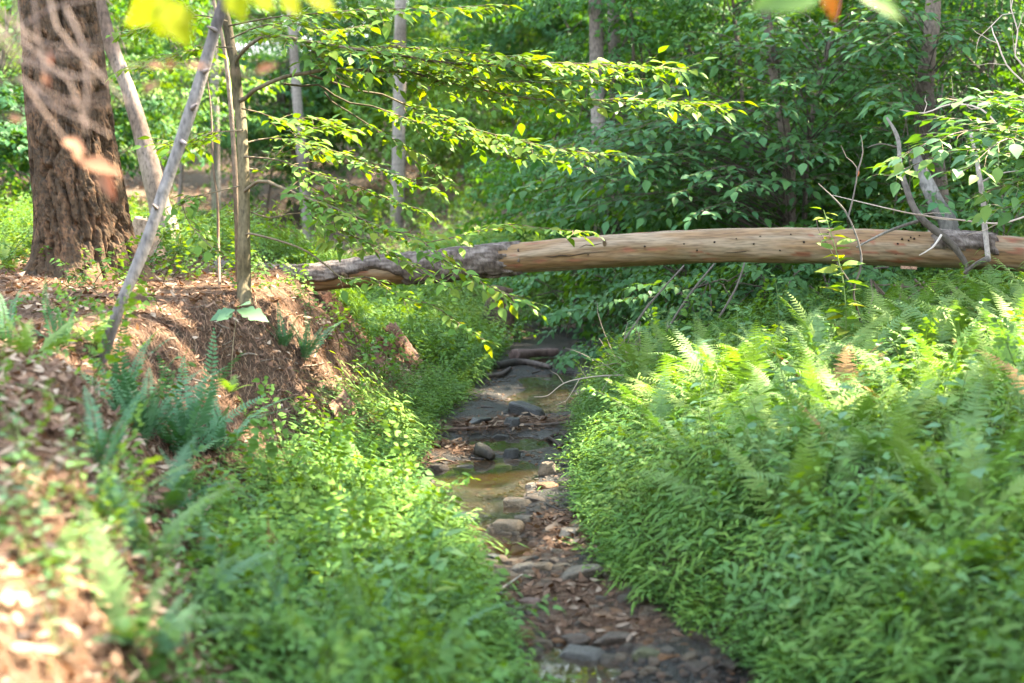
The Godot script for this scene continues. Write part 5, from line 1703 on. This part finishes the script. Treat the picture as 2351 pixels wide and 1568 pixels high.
func creek_wood() -> void:
	var rng := RandomNumberGenerator.new()
	rng.seed = 707
	var wet1 := Color(0.05, 0.04, 0.035)
	var wet2 := Color(0.13, 0.1, 0.085)
	stick("thick dark log piece lying across the creek's far mud", [[1180, 832], [1225, 826], [1280, 824]], 0.05, Color(0.13, 0.085, 0.07), Color(0.24, 0.16, 0.14), 0.03, "log")
	stick("rotten dark branch lying beside the thick log piece", [[1140, 850], [1200, 840], [1265, 852]], 0.035, wet1, wet2, 0.01)
	stick("thin dark branch half sunk in the far mud", [[1110, 870], [1150, 866], [1172, 850]], 0.02, wet1, wet2)
	stick("long straight stick lying across the mud bar", [[1010, 992], [1080, 990], [1150, 984]], 0.011, Color(0.14, 0.09, 0.07), Color(0.26, 0.17, 0.13))
	stick("long thin stick across the far mud bar", [[1160, 983], [1250, 982], [1350, 972]], 0.011, wet1, wet2)
	stick("thin reddish stick at the grass foot", [[980, 1070], [1020, 1062], [1060, 1075]], 0.006, Color(0.16, 0.08, 0.05), Color(0.26, 0.14, 0.1))
	stick("short black driftwood chunk standing in the pool", [[1095, 1048], [1115, 1058], [1130, 1066]], 0.035, wet1, Color(0.09, 0.08, 0.06), 0.02)
	stick("pale thin stick propped on the near gravel", [[1110, 1400], [1160, 1370], [1200, 1340]], 0.005, Color(0.3, 0.24, 0.18), Color(0.4, 0.33, 0.26), 0.03)
	stick("curved thin stick on the wet stones by the pool", [[1255, 1165], [1290, 1180], [1320, 1178]], 0.006, wet1, wet2)
	stick("dark branch lying under the arching bare twig", [[1420, 850], [1470, 830], [1530, 820]], 0.02, wet1, wet2, 0.05)
	for a in [[1260, 1020, "short dark root at the muddy edge, bent up in its middle"], [1295, 1010, "short dark root half hidden by the overhanging stilt grass"], [1235, 1030, "short dark root reaching furthest into the water"], [1280, 1040, "short dark root lying nearest the crumpled tan rock"]]:
		stick(a[2], [[a[0], a[1]], [a[0] + 25, a[1] - 14], [a[0] + 50, a[1] + 4]], 0.012, Color(0.06, 0.04, 0.03), Color(0.14, 0.09, 0.06), 0.02, "root")
	for k in 40:      # twigs and chips washed onto the mud bars
		var q := Vector2(rng.randf_range(1020, 1340), rng.randf_range(800, 1060))
		var a := rng.randfn() * 0.5
		stick("small dark twig washed onto the creek's mud bar", [[q.x, q.y], [q.x + cos(a) * 14.0, q.y + sin(a) * 5.0], [q.x + cos(a) * 30.0, q.y + sin(a) * 10.0]], rng.randf_range(0.003, 0.007), wet1, wet2, 0.008)
		get_child(get_child_count() - 1).set_meta("group", "twigs on the mud bars")
	# bare twig arching out over the water
	var g := G(1500, 900)
	var o := pole("arching_twig", "bare pale twig arching out low over the dark water", "twig", [g, P(1480, 870, 9.0), P(1454, 863, 8.9), P(1400, 862, 8.8), P(1346, 867, 8.7), P(1294, 880, 8.65), P(1257, 908, 8.6), P(1226, 911, 8.55)], [0.006, 0.006, 0.005, 0.005, 0.004, 0.003, 0.002], Color(0.4, 0.31, 0.26), Color(0.52, 0.43, 0.38), M.twig, 6, 0.0, 0.03)
	for a in [[1330, 870, 1300, 920, 1275, 930], [1400, 862, 1380, 900, 1350, 915], [1294, 880, 1280, 860, 1262, 850], [1346, 867, 1335, 850, 1332, 838]]:
		twig_part(o, "side_twig", [P(a[0], a[1], 8.75), P(a[2], a[3], 8.72), P(a[4], a[5], 8.7)], 0.003, 0.001, Color(0.42, 0.33, 0.28), M.twig)
	# tangle of bare twigs behind the edge of the fern bed
	for k in 16:
		var p := G(rng.randf_range(1390, 1500), rng.randf_range(840, 900))
		pole("bare_shoot", "thin bare grey shoot tangled at the edge of the fern bed", "twig", wander(p, Vector3(rng.randf_range(-0.6, 0.5), rng.randf_range(0.6, 1.4), rng.randfn() * 0.3), rng.randf_range(0.25, 0.6), 7, 0.14, rng, 0.06), [0.004, 0.003, 0.0015], Color(0.22, 0.17, 0.14), Color(0.36, 0.29, 0.25), M.twig, 5, 0.0, 0.05).set_meta("group", "bare shoots by the fern bed")
	for a in [[[1420, 800], [1490, 700], [1570, 610]], [[1530, 760], [1580, 680], [1640, 605]], [[1650, 730], [1690, 660], [1710, 600]]]:
		var pp := []
		for q in a:
			pp.append(P(q[0], q[1], 9.9))
		pole("slanting_stick", "straight grey dead stick slanting up under the log", "stick", pp, [0.008, 0.007, 0.005], Color(0.16, 0.13, 0.11), Color(0.28, 0.23, 0.2), M.twig, 6, 0.1).set_meta("group", "sticks slanting under the log")
	for k in 34:
		var q := Vector2(rng.randf_range(380, 900), rng.randf_range(690, 980))
		if q.x > 560.0 + (q.y - 690.0) * 1.3 or q.x < 200:
			continue
		var a := rng.randf() * TAU
		stick("thin dead twig lying on the needle litter of the slope", [[q.x, q.y], [q.x + cos(a) * 22.0, q.y + sin(a) * 12.0], [q.x + cos(a) * 48.0, q.y + sin(a) * 22.0]], rng.randf_range(0.0025, 0.006), Color(0.14, 0.1, 0.075), Color(0.3, 0.24, 0.19), 0.006)
		get_child(get_child_count() - 1).set_meta("group", "dead twigs on the slope")
	# slabs of fallen bark on the near slope
	for a in [[[895, 758], [955, 842], 0.13, "large reddish slab of bark leaning down the bank to the grass"], [[862, 788], [925, 835], 0.12, "second reddish bark slab lying beside the leaning one"], [[845, 760], [905, 765], 0.08, "narrow brown bark strip above the two slabs"], [[745, 700], [790, 740], 0.12, "crumbling brown chunk of rotten wood under the log end"], [[770, 925], [800, 970], 0.16, "sunlit rust-red chunk of rotten wood at the slope foot"], [[860, 830], [890, 850], 0.1, "small dark plate of bark on the slope"]]:
		var p0 := G(a[0][0], a[0][1])
		var p1 := G(a[1][0], a[1][1])
		p0 = P(a[0][0], a[0][1], px_of(p1).z - 0.02)
		if (p0 - p1).length() > 0.45:
			p0 = p1 + (p0 - p1).normalized() * 0.4
		p0.y = maxf(p0.y, H(p0.x, p0.z))
		var dir := p1 - p0
		var s := single("bark_slab", slab_mesh(Vector3(a[2], 0.03, dir.length() * 1.1), Color(0.24, 0.12, 0.08), Color(0.42, 0.25, 0.18), int(a[0][0]), 0.12), M.bark, a[3], "bark")
		s.transform = Transform3D(frame(dir, Vector3(0.35, 0.7, 0.5)), (p0 + p1) * 0.5 + Vector3(0, 0.015, 0))
	# rotten stump at the far bend
	var sp := on(P(1140, 730, 13.5).x, -13.4, -0.05)
	var b := MB.new()
	tube_into(b, smooth_line([sp, sp + Vector3(0, 0.25, 0), sp + Vector3(0.04, 0.5, 0)], 0.05), taper(11, 0.2, 0.11), 18, Color(0.07, 0.05, 0.04), 0.6, Color(0.2, 0.13, 0.09))
	var st := thing("rotten_stump", "dark root-bound rotten stump at the far bend of the creek", "stump", sp)
	part("body", b.mesh(), st, M.bark, Transform3D(Basis.IDENTITY, -sp))
	# a root plate under the far end of the log
	for k in 12:
		var p := P(rng.randf_range(1990, 2230), rng.randf_range(640, 660), 9.4)
		pole("bank_root", "thin brown root hanging in the dark hollow below the log", "root", wander(p, Vector3(rng.randfn() * 0.6, -0.8, 0.3), 0.35, 6, 0.2, rng), [0.008, 0.006, 0.003], Color(0.1, 0.07, 0.055), Color(0.2, 0.15, 0.12), M.twig, 5, 0.0).set_meta("group", "roots below the log end")
	# fallen trunks in the woods behind
	for a in [[[420, 600], [520, 590], [620, 585], 12.5, 0.07, "rust-brown rotten log on the ground behind the young tree"], [[-40, 572], [60, 575], [95, 578], 11.5, 0.05, "pale sunlit log lying behind the big pine"], [[1400, 440], [1600, 400], [1850, 330], 17.0, 0.12, "pale fallen trunk slanting in the woods behind the dark trees"]]:
		pole("lying_log", a[5], "log", [P(a[0][0], a[0][1], a[3]), P(a[1][0], a[1][1], a[3]), P(a[2][0], a[2][1], a[3])], [a[4], a[4] * 0.95, a[4] * 0.85], Color(0.3, 0.17, 0.1), Color(0.46, 0.34, 0.26), M.smooth_bark, 14, 0.2, 0.1)

# ---------------------------------------------------------------- out-of-focus foreground
func hanging_foreground() -> void:
	var rng := RandomNumberGenerator.new()
	rng.seed = 808
	# an overhanging branch, its leaves painted the yellow of sun shining through
	var d := 2.3
	var tw := thing("overhanging_branch", "overhanging twig with lobed leaves coloured sunlit yellow, blurred close by", "branch", P(420, -220, d))
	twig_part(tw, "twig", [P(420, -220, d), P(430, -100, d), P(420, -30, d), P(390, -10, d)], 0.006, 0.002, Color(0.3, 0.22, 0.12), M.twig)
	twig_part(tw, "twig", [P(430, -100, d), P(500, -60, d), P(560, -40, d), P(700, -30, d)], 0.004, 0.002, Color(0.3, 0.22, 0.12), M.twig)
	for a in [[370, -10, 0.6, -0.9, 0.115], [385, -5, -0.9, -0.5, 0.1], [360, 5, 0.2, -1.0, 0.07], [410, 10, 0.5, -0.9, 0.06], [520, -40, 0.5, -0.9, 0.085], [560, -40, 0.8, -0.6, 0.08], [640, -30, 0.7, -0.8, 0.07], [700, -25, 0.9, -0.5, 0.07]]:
		part("leaf", L.lobed[rng.randi() % 2], tw, M.yellow_lit_leaf, Transform3D(frame(Vector3(a[2], a[3], 0.2), Vector3(0.3, 0.5, 1.0), a[4] * 0.8), P(a[0], a[1], d) - tw.position))
	tw = thing("overhanging_branch", "overhanging twig with green leaves and one orange leaf, blurred close by", "branch", P(1980, -220, d))
	twig_part(tw, "twig", [P(1980, -220, d), P(1950, -100, d), P(1900, -40, d), P(1800, -30, d)], 0.005, 0.002, Color(0.3, 0.22, 0.12), M.twig)
	for a in [[1890, -20, -1.0, -0.25, 0.115, "herb_3"], [1800, -10, -1.0, -0.35, 0.06, "herb_3"], [1895, -25, 0.3, -1.0, 0.055, "orange_leaf"], [1960, -30, 0.8, -0.5, 0.07, "herb_3"], [2010, 0, 0.8, -0.6, 0.055, "herb_3"]]:
		part("leaf", L.leaf[rng.randi() % 4], tw, M[a[5]], Transform3D(frame(Vector3(a[2], a[3], 0.2), Vector3(0.2, 0.6, 1.0), a[4]), P(a[0], a[1], d) - tw.position))
	# dead twigs with withered leaves in front of the pine
	d = 2.6
	var dt := thing("dead_hanging_branch", "tangle of pinkish dead twigs with withered brown leaves before the pine", "dead branch", P(-60, -120, d))
	var c1 := Color(0.19, 0.13, 0.105)
	for a in [[[-60, -120], [-20, 60], [80, 150], [180, 180], [300, 150]], [[-40, 40], [60, 110], [160, 130], [240, 90], [330, 20]], [[-60, 200], [60, 190], [150, 220], [260, 210], [330, 180]], [[-40, 100], [40, 60], [120, 20], [200, 10], [280, -20]], [[60, 180], [140, 250], [210, 290], [260, 300]], [[-30, 280], [60, 240], [160, 230], [220, 240], [330, 215], [390, 165]], [[80, -20], [100, 80], [90, 180], [60, 260]], [[30, -30], [60, 100], [160, 180], [205, 310]], [[-20, 20], [90, 90], [200, 120], [300, 100]], [[160, 30], [180, 120], [200, 200], [205, 300]], [[-60, 140], [40, 150], [120, 120], [220, 140]], [[-30, 60], [30, 130], [110, 180], [220, 190]], [[110, -40], [140, 60], [190, 150], [290, 250]]]:
		var pp := []
		var dd := d + rng.randfn() * 0.12
		for q in a:
			pp.append(P(q[0] + rng.randfn() * 8.0, q[1] + rng.randfn() * 8.0, dd))
		twig_part(dt, "twig", pp, rng.randf_range(0.0016, 0.0034), 0.001, c1.lerp(Color(0.33, 0.24, 0.2), rng.randf()), M.twig)
	for a in [[150, 320, 0.7, -0.3, 0.09], [190, 370, 0.9, -0.15, 0.1], [170, 345, 0.6, -0.6, 0.05], [120, 150, -0.3, 0.8, 0.05], [100, 170, 0.4, -0.8, 0.04], [590, 170, 0.9, 0.5, 0.06], [430, 150, 1.0, 0.05, 0.05], [340, 150, 1.0, 0.1, 0.045], [230, 390, 0.5, -1.0, 0.09], [330, 210, 0.8, 0.5, 0.05], [20, 270, 0.9, -0.1, 0.05], [390, 165, 0.1, 1.0, 0.04]]:
		part("dead_leaf", L.leaf[rng.randi() % 4], dt, M.brown_leaf, Transform3D(frame(Vector3(a[2], a[3], rng.randfn() * 0.3), Vector3(rng.randfn() * 0.5, 0.6, 1.0), a[4] * 0.72) * Basis.from_scale(Vector3(0.75, 1.6, 1.0)), P(a[0], a[1], d) - dt.position))
	# two twigs that carry the brown leaves
	twig_part(dt, "twig", [P(60, 200, d), P(110, 270, d), P(150, 320, d), P(190, 370, d), P(240, 400, d)], 0.003, 0.0012, c1, M.twig)
	twig_part(dt, "twig", [P(300, 150, d), P(400, 150, d), P(500, 160, d), P(590, 170, d)], 0.002, 0.001, c1, M.twig)

# ---------------------------------------------------------------- what nobody could count
func lying(x: float, z: float, turn: float, s: Vector3, lift: float) -> Transform3D:
	# upright growth whose foot follows the slope
	var gx := (H(x + 0.1, z) - H(x - 0.1, z)) / 0.2
	var gz := (H(x, z + 0.1) - H(x, z - 0.1)) / 0.2
	var sh := Basis(Vector3(1, gx, 0), Vector3(0, 1, 0), Vector3(0, gz, 1))
	return Transform3D(sh * Basis(Vector3.UP, turn).scaled(s), on(x, z, lift))

func ground_cover() -> void:
	var rng := RandomNumberGenerator.new()
	rng.seed = 909
	var tint := [Color(0.125, 0.225, 0.05), Color(0.11, 0.205, 0.05), Color(0.15, 0.25, 0.045), Color(0.1, 0.195, 0.055)]
	var xf := [[], [], [], [], []]
	var cl := [[], [], [], [], []]
	var tx := [[], [], [], [], []]
	var tc := [[], [], [], [], []]
	# turf in a loose grid, small tufts along the edges of the creek
	var step := 0.2
	for iz in 90:
		for ix in 80:
			var z := -2.2 - (iz + rng.randf()) * step
			var x := -6.0 + (ix + rng.randf()) * step
			var d := -z
			var xl := at_d(t_xl, d)
			var xr := at_d(t_xr, d)
			var ft := at_d(t_ft, d)
			var keep := 0.0
			var s := rng.randf_range(0.8, 1.15)
			if x > xr + 0.16:
				keep = 1.0 if x - xr < 0.7 or d < 4.8 else 0.13
				if d > 9.3:
					keep = 0.75
				s *= 0.6 + 0.25 * smoothstep(0.0, 0.5, x - xr)
			elif x < xl - 0.16 and x > ft - 0.1:
				keep = 0.95
				s *= 0.55 if d < 8.2 else 0.9
				if d > 8.0 and d < 10.4 and x < ft + 0.22:
					keep = 0.1
			elif x < ft and d > 10.5:
				keep = 0.5
			if keep <= 0.0 or rng.randf() > keep or not seen_at(on(x, z, 0.12), 200.0):
				continue
			var patch := nz.get_noise_2d(x * 2.6 + 11.0, z * 2.6)
			if patch < -0.38 and rng.randf() < 0.7:
				continue
			s *= 1.0 + 0.7 * patch + rng.randfn() * 0.12
			var w := rng.randi() % 5
			tx[w].append(lying(x, z, rng.randf() * TAU, Vector3(1.0, maxf(0.3, s), 1.0), -0.012))
			tc[w].append((tint[rng.randi() % 4] as Color).lerp(Color(0.19, 0.25, 0.07), smoothstep(0.0, 0.5, nz.get_noise_2d(x * 1.7, z * 1.7 + 40.0)) * 0.7) * rng.randf_range(0.85, 1.2))
	for k in 3000:
		var d := rng.randf_range(2.4, 13.0)
		var right := rng.randf() < 0.5
		var x := at_d(t_xr, d) + absf(rng.randfn()) * 0.16 - 0.01 if right else at_d(t_xl, d) - absf(rng.randfn()) * 0.16 + 0.01
		var p := on(x, -d, -0.012)
		if not seen_at(p + Vector3(0, 0.15, 0), 150.0):
			continue
		var s := rng.randf_range(0.35, 0.65)
		var w := rng.randi() % 5
		xf[w].append(Transform3D(Basis(Vector3.UP, rng.randf() * TAU).scaled(Vector3(s, s * rng.randf_range(0.8, 1.15), s)), p))
		cl[w].append((tint[rng.randi() % 4] as Color) * rng.randf_range(0.85, 1.2))
	var o := Node3D.new()
	o.name = "stilt_grass"
	add_child(o)
	tag(o, "dense fresh green stilt grass along both sides of the creek", "grass", "", "stuff")
	for w in 5:
		many("grass", L.tuft[w], xf[w], cl[w], o, M.leaf)
		many("grass", L.turf[w], tx[w], tc[w], o, M.leaf)
	# fallen needles, each following the lie of the bank
	var nb := MB.new()
	var lb := MB.new()
	var reds := [Color(0.16, 0.085, 0.05), Color(0.21, 0.12, 0.075), Color(0.115, 0.062, 0.038), Color(0.27, 0.175, 0.115)]
	var n := 0
	for k in 600000:
		if n >= 170000:
			break
		var d := 2.0 + 11.0 * rng.randf()
		var x := rng.randf_range(-0.42, 0.05) * d
		var dark := 1.0
		if k % 26 == 0:      # washed together in the creek
			var c: Array = [[0.05, -6.2], [0.1, -6.3], [-0.4, -7.6], [-0.3, -8.1], [-0.2, -8.8], [0.1, -8.9], [0.25, -5.9], [0.2, -5.2], [0.3, -4.8]][k % 9]
			x = c[0] + rng.randfn() * 0.13
			d = -c[1] + rng.randfn() * 0.1
			dark = 0.6
		elif x > at_d(t_ft, d) + absf(rng.randfn()) * 0.1:
			continue
		var z := -d
		var y0 := H(x, z)
		if dark < 1.0 and y0 < 0.01:
			continue
		if k % 4 == 0 and not seen_at(Vector3(x, y0, z), 40.0):
			continue
		n += 1
		var a := rng.randf() * TAU
		var ln := rng.randf_range(0.07, 0.15)
		var x1 := x + cos(a) * ln
		var z1 := z + sin(a) * ln
		var fall := absf(H(x1, z1) - y0)
		if fall > 0.035:      # needles bridge a steep bank, they do not hang down it
			x1 = x + cos(a) * ln * 0.035 / fall
			z1 = z + sin(a) * ln * 0.035 / fall
		var p0 := Vector3(x, y0 + rng.randf_range(0.001, 0.02), z)
		var p1 := Vector3(x1, H(x1, z1) + rng.randf_range(0.001, 0.02), z1)
		var sd := (p1 - p0).cross(Vector3.UP).normalized() * 0.0011
		var col: Color = reds[rng.randi() % 4] * (rng.randf_range(0.75, 1.25) * dark)
		var pm := p0.lerp(p1, 0.5) + Vector3(rng.randfn() * 0.004, 0.003, rng.randfn() * 0.004)
		var i0 := nb.add(p0 - sd, col)
		var i1 := nb.add(p0 + sd, col)
		var m0 := nb.add(pm - sd, col)
		var m1 := nb.add(pm + sd, col)
		var e := nb.add(p1, col)
		nb.quad(i0, i1, m1, m0)
		nb.tri(m0, m1, e)
		if dark < 1.0 and n % 12 == 0 or dark == 1.0 and (n % 22 == 0 or (d < 6.0 and n % 16 == 0)):
			var lcol: Color = [Color(0.15, 0.08, 0.05), Color(0.22, 0.135, 0.09), Color(0.12, 0.07, 0.045), Color(0.33, 0.24, 0.17)][rng.randi() % 4]
			leaf_into(lb, Transform3D(frame(Vector3(cos(a), rng.randfn() * 0.2, sin(a)), Vector3(rng.randfn() * 0.4, 1, rng.randfn() * 0.4)), p0 + Vector3(0, 0.01, 0)), rng.randf_range(0.03, 0.06), rng.randf_range(0.015, 0.028), rng.randf_range(-0.4, 0.6), rng.randf_range(-0.5, 0.5), 3, lcol * dark)
	var nl := part("needle_litter", nb.mesh(), self, M.dry)
	tag(nl, "rust-brown fallen pine needles covering the near bank", "pine needles", "", "stuff")
	o = Node3D.new()
	o.name = "leaf_litter"
	add_child(o)
	tag(o, "curled dead leaves scattered on the bank and woodland floor", "dead leaves", "", "stuff")
	part("leaves", lb.mesh(), o, M.dry).set_meta("kind", "stuff")
	var lx := [[], [], []]
	var lc := [[], [], []]
	for k in 2600:    # leaf litter in the woods behind
		var d := rng.randf_range(10.0, 45.0)
		var x := rng.randf_range(-0.45, 0.45) * d
		if d < 14.0 and x > at_d(t_ft, d):
			continue
		lx[k % 3].append(Transform3D(slope_basis(x, -d, rng.randf() * TAU, 1.0 + d * 0.04), on(x, -d, 0.0)))
		lc[k % 3].append(grey(rng.randf_range(0.7, 1.5)))
	for w in 3:
		many("leaves", L.litter[w], lx[w], lc[w], o, M.dry)
	# low herbs on the woodland floor
	var hx := [[], [], [], []]
	var hc := [[], [], [], []]
	for k in 6500:
		var d := 3.0 + 23.0 * pow(rng.randf(), 1.3)
		var x := rng.randf_range(-0.42, 0.42) * d
		var ft := at_d(t_ft, d)
		var keep := 0.0
		if x < ft and d > 8.6:
			keep = 0.5 if d < 12.0 else 0.3
		elif x < ft:
			keep = 0.12
		elif d > 9.5 and (x > at_d(t_xr, d) or x < at_d(t_xl, d)):
			keep = 0.9
		elif x > at_d(t_xr, d) + 0.3:
			keep = 0.6 if x - at_d(t_xr, d) < 0.8 else 0.2
		elif x < at_d(t_xl, d) - 0.2:
			keep = 0.7
		if rng.randf() > keep:
			continue
		var w := k % 4
		hx[w].append(Transform3D(frame(Vector3(rng.randfn(), rng.randf_range(0.2, 1.6), rng.randfn()), Vector3.UP, rng.randf_range(0.35, 0.75) * (1.0 + maxf(0.0, d - 10.0) * 0.06)), on(x, -d, 0.02)))
		hc[w].append((tint[rng.randi() % 4] as Color) * rng.randf_range(0.8, 1.3))
	o = Node3D.new()
	o.name = "low_herbs"
	add_child(o)
	tag(o, "low leafy herbs covering the woodland floor behind and beside the log", "undergrowth", "", "stuff")
	for w in 4:
		many("herbs", L.fine[w], hx[w], hc[w], o, M.leaf)
